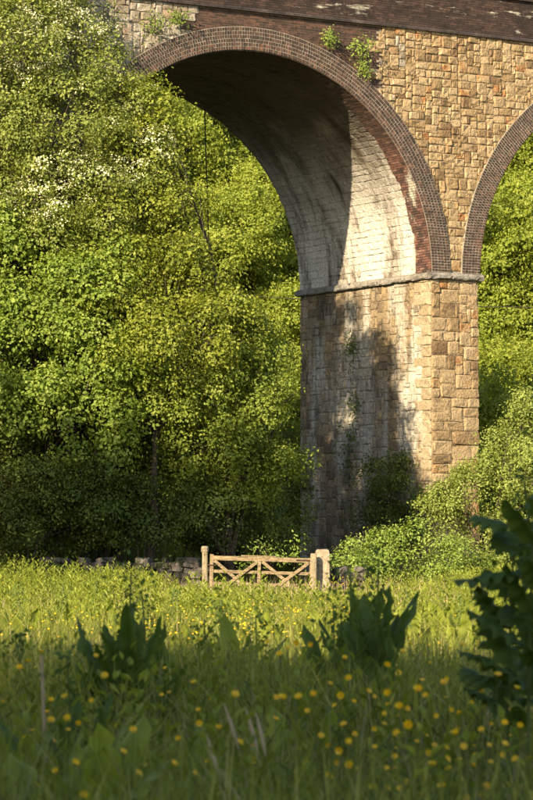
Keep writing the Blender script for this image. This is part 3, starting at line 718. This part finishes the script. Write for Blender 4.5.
r = np.random.default_rng(88); bx, by = -11.6, 62.6; bz = gz(bx, by)
make_tree('tall_ash', (bx, by, bz - .2), [(bx + r.uniform(-2, 2), by + r.uniform(-2.2, 2.2), bz + r.uniform(10.2, 12.2), r.uniform(1.2, 1.7)) for _ in range(10)], M_LEAFA,
          'tall clean stemmed ash left of the meadow outside the view', 'tree', 89, per_area=2.2, per=16, crad=.45, L=.2, Wd=.14, trunk_r=.2, twigs=4, group='shade trees around the meadow')

# ------------------------------------------------------------------ gate and posts
def wood_bar(mb, a, b, wd, th, r=None):
    a, b = Vector(a), Vector(b); d = (b - a); ln = d.length
    q = d.to_track_quat('X', 'Z').to_matrix().to_4x4(); q.translation = a
    hw, ht, e = wd / 2, th / 2, .008
    V = np.array([[x, y, z] for x in (0, ln) for (y, z) in ((-ht, -hw + e), (-ht, hw - e), (-ht + e, hw), (ht - e, hw), (ht, hw - e), (ht, -hw + e), (ht - e, -hw), (-ht + e, -hw))], float)
    V = V @ np.array(q.to_3x3()).T + np.array(q.translation)
    F = [[i, (i + 1) % 8, 8 + (i + 1) % 8, 8 + i] for i in range(8)]
    mb.add(V, [np.array(F), np.array([list(range(7, -1, -1)), list(range(8, 16))])])
GZ = 75.5
gl = P(209, 0, GZ)[0]; gr_ = P(312, 0, GZ)[0]; gw = gr_ - gl
gzb = gz(0, GZ)
gate = empty('field_gate', (gl, GZ, 0)); gate.rotation_euler = (0, R(1.6), 0)
tag(gate, 'weathered wooden field gate with crossed braces between its posts', 'gate')
def bar(name, a, b, wd, th):
    m = MB(); wood_bar(m, a, b, wd, th); return obj(name, m.mesh(name, M_WOOD), gate)
zt = 1.03
bar('top_rail', (0, 0, zt), (gw, 0, zt), .12, .08)
for z in (.68, .36, .05): bar('rail', (0.03, 0, z), (gw - .03, 0, z), .085, .03)
bar('stile', (.05, 0, -.02), (.05, 0, zt + .10), .10, .075); bar('stile', (gw - .05, 0, -.02), (gw - .05, 0, zt + .04), .085, .07)
bar('upright', (gw * .48, -.036, 0), (gw * .48, -.036, zt - .062), .09, .03)
bar('brace', (.12, -.034, zt - .07), (gw * .46, .0 - .034, .06), .085, .026); bar('brace', (gw * .46, -.063, zt - .07), (.14, -.063, .06), .085, .026)
bar('brace', (gw * .51, -.034, zt - .07), (gw - .14, -.034, .04), .085, .026); bar('brace', (gw - .12, -.063, zt - .07), (gw * .52, -.063, .04), .085, .026)
bar('capping_strip', (gw * .3, -.01, zt + .08), (gw * .64, -.01, zt + .075), .03, .06)
M_IRON = rough_mat('rusty_iron', [(0.3, (0.03, 0.022, 0.018)), (0.7, (0.09, 0.05, 0.03))], 30, 0.3, 80)
for z in (zt, .36):
    m = MB(); wood_bar(m, (gw - .45, -.05, z), (gw + .03, -.05, z), .045, .012); obj('hinge', m.mesh('hinge', M_IRON), gate)
m = MB(); wood_bar(m, (-.06, -.055, .84), (.16, -.055, .84), .035, .02); obj('latch', m.mesh('latch', M_IRON), gate)
def lathe_post(name, loc, prof, mat, nseg, label, sq=0.0, seed=1, cap=None):
    r = np.random.default_rng(seed); o = empty(name, loc); m = MB(); V = []; k = len(prof)
    for (hz, rx, ry) in prof:
        for j in range(nseg):
            a = 2 * math.pi * (j + .5) / nseg; c, s = math.cos(a), math.sin(a); e = 1 - sq
            f = (abs(c) ** (2 / max(.15, e)) + abs(s) ** (2 / max(.15, e))) ** (-max(.15, e) / 2)
            V.append((c * f * rx * (1 + r.normal(0, .02)), s * f * ry * (1 + r.normal(0, .02)), hz + r.normal(0, .006)))
    F = [[i*nseg+j, i*nseg+(j+1) % nseg, (i+1)*nseg+(j+1) % nseg, (i+1)*nseg+j] for i in range(k-1) for j in range(nseg)]
    m.add(V, [np.array(F), np.array([[(k-1)*nseg + j for j in range(nseg)]])]); obj('shaft', m.mesh('shaft', mat), o)
    tag(o, label, 'gatepost'); return o
lp = lathe_post('timber_gatepost', (*P(205, 0, GZ)[:2], gzb), [(-.3, .075, .075), (.5, .074, .075), (1.28, .072, .073), (1.30, .06, .06)], M_POST, 16, 'pale timber gatepost with a knobbed top at the left end of the gate', .7, 3)
m = MB(); V = [];
for (hz, q) in [(1.285, .085), (1.31, .1), (1.38, .105), (1.43, .095), (1.45, .06)]:
    for j in range(12): a = 2 * math.pi * j / 12; V.append((math.cos(a) * q * (1 + .08 * math.sin(3 * a + hz * 9)), math.sin(a) * q, hz))
m.add(V, [np.array([[i*12+j, i*12+(j+1) % 12, (i+1)*12+(j+1) % 12, (i+1)*12+j] for i in range(4) for j in range(12)]), np.array([[48 + j for j in range(12)]])]); obj('cap', m.mesh('cap', M_GST), lp)
lathe_post('timber_gatepost', (*P(313.5, 0, GZ - .05)[:2], gzb), [(-.3, .085, .08), (.6, .083, .08), (1.22, .08, .078), (1.25, .065, .065)], M_POST, 16, 'plain timber gatepost at the right end beside the stone one', .7, 4)
lathe_post('stone_gatepost', (*P(322.5, 0, GZ + .35)[:2], gzb), [(-.3, .21, .17), (.3, .205, .165), (.8, .195, .16), (1.18, .195, .16), (1.29, .185, .15), (1.34, .165, .13), (1.36, .12, .09)], M_GST, 20, 'thick stone gatepost right of the gate', .78, 5)

# ------------------------------------------------------------------ dry stone walls
def rock_mesh(seed):
    r = np.random.default_rng(seed); V = []
    for sx in (-1, 1):
        for sy in (-1, 1):
            for sz in (-1, 1):
                for ax in range(3):
                    v = np.array([sx, sy, sz]) * .5; v[ax] *= .55 + r.uniform(-.25, .25); v *= 1 + r.uniform(-.22, .12, 3); V.append(v)
    import bmesh
    bm = bmesh.new(); vs = [bm.verts.new(v) for v in V]; bmesh.ops.convex_hull(bm, input=vs)
    me = bpy.data.meshes.new('rock'); bm.to_mesh(me); bm.free(); me.polygons.foreach_set('use_smooth', np.zeros(len(me.polygons), bool)); me.materials.append(M_DRY); return me
ROCKS = [rock_mesh(i) for i in range(8)]
def dry_wall(xa, ya, xb, yb, hgt, label, seed, course=.135):
    r = np.random.default_rng(seed); o = empty('dry_stone_wall', (xa, ya, gz(xa, ya))); tag(o, label, 'wall', 'field walls beside the gate')
    d = np.array([xb - xa, yb - ya]); ln = np.linalg.norm(d); a = math.atan2(d[1], d[0]); o.rotation_euler = (0, 0, a); z = -.1
    while z < hgt:
        h = course * r.uniform(.75, 1.25); x = r.uniform(-.1, .1)
        while x < ln:
            wd = r.uniform(.13, .38)
            if not (z > hgt - .2 and r.random() < .3):
                obj('stone', ROCKS[r.integers(8)], o, (x + wd / 2, r.normal(0, .025), z + h / 2), (r.normal(0, .09), r.normal(0, .1), r.normal(0, .2)), (wd * 1.04, .36, h * 1.1))
            x += wd
        z += h
    m = MB(); m.box((.1, -.1, -.2), (ln - .1, .1, hgt - .3)); obj('core', m.mesh('core', M_SOIL), o)
dry_wall(*P(40, 0, 77.6)[:2], *P(199, 0, 76.3)[:2], 1.05, 'mossy dry stone wall in shade left of the gate', 5)
dry_wall(*P(333, 0, 76.2)[:2], *P(366, 0, 76.8)[:2], .75, 'short tumbled stone wall end right of the stone gatepost', 6)

bush('nettle_clump', at(120, 75.6), lob((110,578,75.6,.35),(130,582,75.6,.3),(92,584,75.6,.3)), M_BRAM, 'leafy nettles hiding the middle of the stone wall', 70, per=14, crad=.2, L=.1, Wd=.045, trunk_r=.012)
bush('ivy_mat', at(160, 76.2), lob((155,563,76.2,.22),(170,560,76.3,.2),(142,566,76.2,.22)), M_LEAFD, 'mat of ivy spilling over the stone wall left of the gate', 71, per=14, crad=.16, L=.06, Wd=.05, trunk_r=.012)
bush('nettle_clump', at(60, 76), lob((50,575,76,.35),(75,578,76,.3),(30,578,76,.35)), M_BRAM, 'leafy nettles at the left end of the stone wall', 72, per=14, crad=.2, L=.1, Wd=.045, trunk_r=.012)
# ------------------------------------------------------------------ rope and wire
th = R(TH)
def loc2w(x, y, z): return np.array([VX + math.cos(th) * x - math.sin(th) * y, VY + math.sin(th) * x + math.cos(th) * y, z])
m = MB(); a = loc2w(-3.93, 7.6, 15.98); t = np.linspace(0, 1, 12)
m.tube(np.stack([a[0] + .17 * t, np.full(12, a[1]), a[2] - 5.25 * t], 1), .022, 6)
tag(obj('hanging_rope', m.mesh('hanging_rope', M_ROPE)), 'thin dark rope hanging down from the inside of the big arch', 'rope')
m = MB(); t = np.linspace(0, 1, 40); a, b = P(120, 286, 113), P(620, 308, 113)
pts = a + (b - a) * t[:, None]; pts[:, 2] -= .5 * 4 * t * (1 - t) * .4; m.tube(pts, .016, 5)
tag(obj('overhead_wire', m.mesh('overhead_wire', M_ROPE)), 'thin overhead wire crossing behind the pier in front of the hillside', 'wire')

# ------------------------------------------------------------------ meadow
def wedge(r, n, y0, y1, marg, k=.0945):
    y = np.sqrt(r.uniform(y0 ** 2, y1 ** 2, n)); x = r.uniform(-1, 1, n) * (k * y + marg); return x, y
def blades(r, x, y, h, wd, lean, segs=3, tone=None, z=None):
    N = len(x); z = H(x, y) if z is None else z; fa = r.uniform(0, 6.28, N); la = r.uniform(0, 6.28, N)
    fd = np.stack([np.cos(fa), np.sin(fa), np.zeros(N)], 1); ld = np.stack([np.cos(la), np.sin(la), np.zeros(N)], 1)
    base = np.stack([x, y, z - .02], 1); rows = []
    for s in range(segs):
        t = s / segs; w_ = wd * (1 - t * .65)
        c = base + np.array([0, 0, 1]) * (h * (t - .18 * lean / (h + .01) * t * t))[:, None] + ld * (lean * t * t)[:, None]
        rows += [c - fd * (w_ / 2)[:, None], c + fd * (w_ / 2)[:, None]]
    tip = base + np.array([0, 0, 1]) * (h * .93)[:, None] + ld * lean[:, None]
    V = np.stack(rows + [tip], 1); kv = 2 * segs + 1; o = np.arange(N)[:, None] * kv
    Q = [o + np.array([[2*s, 2*s+1, 2*s+3, 2*s+2]]) for s in range(segs - 1)]
    T = o + np.array([[2*segs-2, 2*segs-1, 2*segs]])
    tone = r.random(N) if tone is None else tone
    return V.reshape(-1, 3), Q, T, np.repeat(tone, kv)
def grass_obj(name, sets, label, mat=M_GRASS):
    Vs, Fs, Ts, n = [], [], [], 0
    for V, Q, T, tn in sets:
        Vs.append(V); Fs += [q + n for q in Q] + [T + n]; Ts.append(tn); n += len(V)
    o = obj(name, mesh_np(name, np.concatenate(Vs), Fs, mat, np.concatenate(Ts))); return tag(o, label, 'grass', kind='stuff')
r = np.random.default_rng(61); sets = []
def gset(n, y0, y1, marg, h0, h1, w0, segs, lean=.22, ts=.17):
    x, y = wedge(r, n, y0, y1, marg); pn = np.clip(vnoise(x * 1.3, y * .6, 21) + .5 * vnoise(x * 6, y * 2.2, 23), -1.2, 1.2)
    h = r.uniform(h0, h1, n) * np.clip(1 + (.3 + .28 * smooth01(18, 30, y)) * pn, .25, 1.6) * (1 - .62 * smooth01(44, 62, y) * smooth01(-3.4, -2.1, x) * smooth01(6, 3.5, x)); tn = np.clip(r.normal(.42, ts, n) + .14 * vnoise(x * 1.1 + 7, y * .35, 22), 0, 1)
    sets.append(blades(r, x, y, h, w0 * r.uniform(.6, 1.5, n), np.abs(r.normal(0, lean, n)), segs, tn))
gset(26000, 6.5, 18, .8, .25, .72, .013, 4, .36, .27); gset(12000, 6.5, 18, .8, .3, .78, .008, 4, .3, .27)
gset(48000, 16, 34, 1.0, .26, .64, .012, 3, .25, .22)
gset(60000, 32, 60, 1.5, .28, .58, .012, 2)
gset(46000, 58, 80, 2.5, .25, .62, .016, 2)
# bank and ground behind the gate
n = 26000; x = r.uniform(-11, 12, n); y = r.uniform(80.5, 98, n)
sets.append(blades(r, x, y, r.uniform(.3, .8, n), .02 * r.uniform(.6, 1.4, n), np.abs(r.normal(0, .3, n)), 2, np.clip(r.normal(.35, .18, n), 0, 1)))
grass_obj('meadow_grass', sets, 'tall tangled meadow grass covering the field')
# seed heads and stalks
sets = []
x, y = wedge(r, 900, 7.5, 20, .6); n = len(x); sets.append(blades(r, x, y, r.uniform(.5, .8, n), r.uniform(.003, .006, n), np.abs(r.normal(0, .3, n)), 4, r.uniform(.2, .9, n)))
x, y = wedge(r, 6000, 8, 80, 1.5); n = len(x); hh = r.uniform(.5, .8, n); sets.append(blades(r, x, y, hh, .002 + .00013 * y, np.abs(r.normal(0, .2, n)), 4, r.uniform(.2, .9, n)))
grass_obj('grass_stalks', sets, 'dry pale flowering stalks scattered through the meadow grass', M_STRAW)
# leafy herbs (nettle, dock, sorrel) in the sunlit band before the gate
def herbs(r, x, y, h, nl, L, Wd):
    N = len(x); t = np.linspace(.12, 1, nl)[None, :] * np.ones((N, 1)); hh = h[:, None] * t
    a = (np.arange(nl) % 2)[None, :] * math.pi + r.uniform(0, 6.28, (N, 1)) + np.arange(nl)[None, :] * 1.2
    lx = r.normal(0, .08, (N, 1)) * t * t; ly = r.normal(0, .08, (N, 1)) * t * t
    p = np.stack([x[:, None] + lx, y[:, None] + ly, H(x, y)[:, None] + hh], -1).reshape(-1, 3)
    d = np.stack([np.cos(a), np.sin(a), np.full_like(a, 1.15) + .8 * (t > .9)], -1).reshape(-1, 3)
    nn = np.stack([-np.cos(a), -np.sin(a), np.full_like(a, .8)], -1).reshape(-1, 3) + r.normal(0, .15, (N * nl, 3))
    ln = (L * (1.15 - .55 * t) * r.uniform(.7, 1.25, (N, nl))).ravel()
    tn = np.clip(np.repeat(r.normal(.5, .16, N), nl) + r.normal(0, .1, N * nl), 0, 1)
    return leaf_quads(p, d, nn, ln, ln * Wd / L, tn, .2, .25)
parts_ = []
def hset(n, y0, y1, marg, h0, h1, nl, L, Wd, thr):
    x, y = wedge(r, n, y0, y1, marg); k = vnoise(x * 1.6, y * .5, 31) > thr; x, y = x[k], y[k]
    hh = r.uniform(h0, h1, len(x)) * (1 - .6 * smooth01(44, 62, y) * smooth01(-3.4, -2.1, x) * smooth01(6, 3.5, x)); parts_.append(herbs(r, x, y, hh, nl, L, Wd))
hset(2600, 14, 36, 1, .3, .6, 9, .09, .032, 0.0); hset(900, 8, 17, .6, .4, .72, 9, .10, .036, -.3); hset(6500, 34, 62, 1.5, .35, .75, 10, .12, .045, -.1); hset(7500, 60, 78, 2.5, .4, .95, 11, .14, .055, -.2); hset(3000, 40, 74, 1.5, .6, 1.1, 13, .17, .06, .0); hset(700, 25, 42, 1, .55, .95, 12, .13, .045, .15)
for x0, x1, n, h0, h1 in ((-7.2, -4.9, 420, .75, 1.25), (-4.9, -2.2, 380, .45, .75), (2.0, 7.0, 350, .5, .95), (-2.2, 2.0, 120, .4, .6)):
    y = r.uniform(52, 74.5, n); x = r.uniform(x0, x1, n); k = vnoise(x * 2.2, y * .8, 37) > -.15; x, y = x[k], y[k]; parts_.append(herbs(r, x, y, r.uniform(h0, h1, len(x)), 13, .17, .055))
n = 0; Vs, Fs, Ts = [], [], []
for V, F, tn in parts_: Vs.append(V); Fs.append(F + n); Ts.append(tn); n += len(V)
tag(obj('meadow_herbs', mesh_np('meadow_herbs', np.concatenate(Vs), Fs, M_HERB, np.concatenate(Ts))), 'leafy nettles and herbs mixed through the sunlit meadow', 'herbs', kind='stuff')

# ------------------------------------------------------------------ buttercups
def flower_mesh(seed, openness):
    r = np.random.default_rng(seed); m = MB(); q = .0125
    for k in range(5):
        a = k * 2 * math.pi / 5; c, s = math.cos(a), math.sin(a); V = []
        for (t, wd) in ((.08, .15), (.5, .62), (.85, .66), (1.0, .35)):
            rad = q * t * 1.15; up = q * openness * t * t
            for sg in (-1, 1): V.append((c * rad - s * sg * wd * q * .95, s * rad + c * sg * wd * q * .95, up + (.12 * q * wd)))
        m.add(V, [np.array([[0,1,3,2],[2,3,5,4],[4,5,7,6]])], r.uniform(.2, 1))
    m.tube([(0, 0, -.001), (0, 0, .004), (0, 0, .006)], [.004, .0045, .001], 7, .0)
    return m.mesh('flower', M_YEL)
FL = [flower_mesh(i, o_) for i, o_ in enumerate((.5, .8, 1.1))]
def stem_mesh(seed):
    r = np.random.default_rng(seed); m = MB(); b = r.normal(0, .05, 2); t = np.linspace(0, 1, 6)
    m.tube(np.stack([b[0] * (t * t - 1), b[1] * (t * t - 1), t - 1], 1), np.linspace(.0016, .001, 6), 4); return m.mesh('stem', M_STEM)
STM = [stem_mesh(i) for i in range(4)]
r = np.random.default_rng(71); nb = 0
def buttercup(x, y, z, label, sc):
    o = empty('buttercup', (x, y, gz(x, y))); tag(o, label, 'flower', 'buttercups in the shaded foreground'); h = z - gz(x, y)
    obj('flower', FL[r.integers(3)], o, (0, 0, h), (r.normal(0, .4) + .75, r.normal(0, .35), 0), (sc,) * 3)
    obj('stem', STM[r.integers(4)], o, (0, 0, h), (0, 0, r.uniform(0, 6.28)), (1, 1, h))
pts = []; taken = []
for _ in range(20000):
    if len(pts) >= 230: break
    py = r.uniform(640, 797); px = r.uniform(3, 530) if r.random() < .28 else r.normal(430, 75)
    Z = r.uniform(9.5, 25) if r.random() < .75 else r.uniform(8.5, 12)
    if not 2 < px < 531 or (px < 240 and py < 690 and r.random() < .7): continue
    q = P(px, py, Z); zg = q[2] - gz(q[0], q[1])
    if not .34 < zg < .8 or any((px - a) ** 2 + (py - b) ** 2 < 64 for a, b in taken): continue
    taken.append((px, py)); pts.append(tuple(q))
for (x, y, z) in pts: buttercup(x, y, z, 'small yellow buttercup among the shaded foreground grass', r.uniform(.6, .95))
for px, py, Z, sc in ((282,698,9.5,1.3),(417,690,9.5,1.5),(443,682,10,1.3),(407,724,9,1.4),(134,729,9.5,1.25),(124,751,9.5,1.3),(76,762,9,1.2),(516,688,9.5,1.1),(139,772,9,1.2),(29,637+24,12,1.2)):
    q = P(px, py, Z); sc *= .7; buttercup(q[0], q[1], q[2], {282: 'buttercup right of the grass plumes, near the bottom middle', 417: 'largest yellow buttercup lower right of the dark dock clump', 443: 'big buttercup just right of the largest one'}.get(px, 'larger yellow buttercup standing close to the camera'), sc)
# the many farther ones
x, y = wedge(r, 3400, 24, 76, 1.0); k = vnoise(x * 1.2, y * .35, 41) + r.normal(0, .25, len(x)) - .9 * smooth01(38, 56, y) > .1; x, y = x[k], y[k]
m_ = []; N = len(x); a = r.uniform(0, 6.28, (N, 1)) + np.array([[0, 1.57]])
p = np.stack([x, y, H(x, y) + r.uniform(.45, .68, N)], 1); q = r.uniform(.011, .016, N) + .00007 * y
V = np.stack([p + q[:, None] * np.array([c, s, u]) for c, s, u in ((1, 0, .3), (.3, .95, .4), (-.8, .6, .3), (-.8, -.6, .1), (.3, -.95, 0), (0, -.2, .8))], 1).reshape(-1, 3)
o_ = np.arange(N)[:, None] * 6; F = np.concatenate([o_ + np.array([[0, 1, 5]]), o_ + np.array([[1, 2, 5]]), o_ + np.array([[2, 3, 5]]), o_ + np.array([[3, 4, 5]]), o_ + np.array([[4, 0, 5]])])
tag(obj('distant_buttercups', mesh_np('distant_buttercups', V, [F], M_YEL, np.repeat(r.random(N), 6))), 'countless small buttercups in the sunlit middle of the meadow', 'flowers', kind='stuff')

# ------------------------------------------------------------------ docks and other big leaved plants in the foreground
def dock_leaf(seed, wd=.175):
    r = np.random.default_rng(seed); n = 15; t = np.linspace(0, 1, n); m = MB(); V = []; T = []
    bend = r.uniform(.03, .28); sw = r.uniform(-.16, .16); ph = r.uniform(0, 6)
    for i in range(n):
        w_ = wd * max(.02, 2.1 * (t[i] + .02) ** .55 * (1.0 - t[i]) ** .55 * (1 if t[i] > .12 else .35)); wl = .18 * w_ * math.sin(i * 1.7 + ph); wr = .18 * w_ * math.sin(i * 2.1 + ph * 2)
        c = np.array([sw * t[i] ** 2, -bend * t[i] ** 2, t[i] * (1 - .2 * bend * t[i])])
        V += [c + [-w_ / 2 - wl * .5, -w_ * .25 + wl, 0], c, c + [w_ / 2 + wr * .5, -w_ * .25 - wr, 0]]; T += [.6, .3, .65]
    F = [[3*i+j, 3*i+j+1, 3*i+j+4, 3*i+j+3] for i in range(n-1) for j in range(2)]
    m.add(V, [np.array(F)], np.array(T)); return m.mesh('leaf', M_DOCK, True)
DL = [dock_leaf(i) for i in range(6)]; BL = [dock_leaf(20 + i, .46) for i in range(4)]; LL = []
for i in range(4):
    LL.append(dock_leaf(60 + i, .3)); LL[-1].materials[0] = M_HERB
def dock(px, Z, hgt, nl, label, seed, leaves=DL, spread=.5, spike=True, wid=1.0, name='dock_plant', tall=False):
    r = np.random.default_rng(seed); x = (px - 266.5) / FPX * Z; o = empty(name, (x, Z, gz(x, Z))); tag(o, label, 'plant', 'broad leaved plants in the shaded meadow')
    for k in range(nl):
        a = k * 2.4 + r.uniform(-.4, .4); zz = hgt * .55 * (k / nl) ** .8; ln = (hgt - zz) * r.uniform(.4, .92) * (1.0 if k else 1.05)
        tilt = r.uniform(.05, spread)
        if tall: zz = hgt * (.42 + .48 * k / nl); ln = hgt * r.uniform(.13, .19); tilt = r.uniform(.4, 1.5)
        obj('leaf', leaves[r.integers(len(leaves))], o, (.05 * math.cos(a), .05 * math.sin(a), zz), Matrix.Rotation(a, 3, 'Z').to_euler() if False else (Matrix.Rotation(a, 3, 'Z') @ Matrix.Rotation(tilt, 3, 'X')).to_euler(), (ln * wid, ln, ln))
    if spike or tall:
        m = MB(); t = np.linspace(0, 1, 7); b = r.normal(0, .04, 2)
        m.tube(np.stack([b[0] * t * t, b[1] * t * t, t * hgt * (1.0 if tall else 1.02)], 1), np.linspace(.009, .004, 7), 6); st = obj('stem', m.mesh('stem', M_STEM), o)
        V, F, tn = foliage(r, np.stack([b[0] * np.linspace(.6, 1, 12) ** 2, b[1] * np.linspace(.6, 1, 12) ** 2, np.linspace(.62, 1.02, 12) * hgt], 1), unit(r.normal(size=(12, 3))), 9, .07, .035, .02)
        tag(obj('flower_spike', mesh_np('flower_spike', V, [F], M_DOCK, tn), o), kind='stuff')
dock(352, 16, 1.04, 17, 'tall upright dark dock clump in front of the gate, right of centre', 1, spread=.2)
dock(374, 15, 1.06, 17, 'dark dock with pointed leaves pressed against the tall upright clump', 2, spread=.22)
dock(335, 15, .84, 8, 'shorter dock leaning out left of the tall upright clump', 3, spread=.3)
dock(128, 14, 1.04, 15, 'tall dark dock with a leafy spike left of centre', 4, spread=.4)
dock(150, 15, .92, 11, 'broad leaved dock just right of the leafy spike', 5, spread=.5)
dock(105, 14, .74, 8, 'low spreading dock left of the leafy spike', 6, spread=.7)
dock(205, 17, .74, 8, 'middling dock beneath the left half of the gate', 7, spread=.5)
dock(232, 18, .86, 8, 'pointed dock below the middle of the gate', 8, spread=.45)
dock(258, 18, .76, 7, 'smaller dock below the right half of the gate', 9, spread=.5)
dock(30, 15, .72, 7, 'dim dock at the left edge of the foreground', 10, spread=.5)
dock(75, 11, .78, 9, 'green dock with upright leaves at the lower left', 11, spread=.55)
dock(505, 10.5, 1.24, 17, 'dark broad leaved plant at the right edge, nearest the pier', 12, BL, tall=True, name='burdock_plant')
dock(526, 10.2, 1.46, 22, 'tallest dark broad leaved plant at the right edge', 13, BL, tall=True, name='burdock_plant')
dock(545, 10.8, 1.42, 15, 'dark broad leaved plant partly cut by the right edge', 14, BL, tall=True, name='burdock_plant')
for j, (px, Z, hg) in enumerate(((90, 10, .78), (60, 9.5, .7), (105, 9.2, .68), (20, 10.5, .72), (180, 11, .66), (205, 10, .62), (300, 12, .62), (440, 12, .6), (150, 9, .62), (330, 9.2, .6))):
    dock(px, Z, hg, 7, ['bright green dock with raised leaves behind the dead stalk', 'small dock beside the dead stalk', 'low dock right of the dead stalk near the bottom', 'dim dock low at the left edge', 'low dock left of the grass plumes', 'dock leaves just behind the shortest grass plume', 'low dock right of the grass plumes', 'small dock among the buttercups at lower right', 'dock low at the bottom left of the plumes', 'dock low at the bottom right of the plumes'][j], 40 + j, LL, spread=.7, spike=False)
MID = [(25, 30, .95, 'sunlit dock at the left edge of the bright meadow'), (62, 34, 1.0, 'sunlit dock below the left end of the wall'), (95, 40, 1.0, 'far sunlit dock below the middle of the wall'), (172, 31, .9, 'sunlit dock left of the gate, in front of its post'),
       (215, 27, .85, 'green dock in the light edge below the left brace of the gate'), (275, 29, .85, 'sunlit dock below the right half of the gate'), (318, 33, .85, 'sunlit dock below the stone gatepost'), (410, 28, .9, 'sunlit dock right of the tall upright clump'), (440, 36, .95, 'far sunlit dock below the bramble mound'), (130, 26, .85, 'dock half in shade behind the leafy spike'), (462, 27, .9, 'dock in the light left of the right edge plants')]
for j, (px, Z, hg, lb) in enumerate(MID): dock(px, Z, hg, 9, lb, 70 + j, LL, spread=.45, spike=True)
# pale grass plumes and a dead stalk
def plume(px, py, Z, lean, label, seed):
    r = np.random.default_rng(seed); q = P(px, py, Z); g = gz(q[0], q[1]); o = empty('grass_plume', (q[0], q[1], g)); tag(o, label, 'grass', 'pale grass plumes near the camera'); h = q[2] - g
    m = MB(); t = np.linspace(0, 1, 7); m.tube(np.stack([lean * (t ** 2 - 1), 0 * t, t * h], 1), np.linspace(.0025, .0015, 7), 5); obj('stem', m.mesh('stem', M_STRAW), o)
    t = np.linspace(.8, 1.03, 9); m = MB(); m.tube(np.stack([lean * (t ** 2 - 1), 0 * t, t * h], 1), np.array([.002, .005, .007, .0075, .007, .006, .0045, .003, .001]), 6, .85); obj('seed_head', m.mesh('seed_head', M_STRAW), o)
plume(226, 708, 9.5, -.12, 'tallest pale grass plume at the bottom centre', 1)
plume(247, 712, 9.5, -.1, 'pinkish grass plume between two others at the bottom centre', 2)
plume(208, 738, 9.3, -.1, 'shortest pale grass plume left of the tallest one', 3)
plume(257, 716, 9.6, -.08, 'rightmost of the pale grass plumes at the bottom centre', 4)
q = P(42, 655, 11); g = gz(q[0], q[1]); m = MB(); t = np.linspace(0, 1, 7)
m.tube(np.stack([.035 * (1 - t), 0 * t, t * (q[2] - g)], 1), np.linspace(.009, .006, 7), 7, .8)
tag(obj('dead_stalk', m.mesh('dead_stalk', M_STRAW), None, (q[0], q[1], g)), 'thick pale dead stalk standing at the lower left', 'stalk')
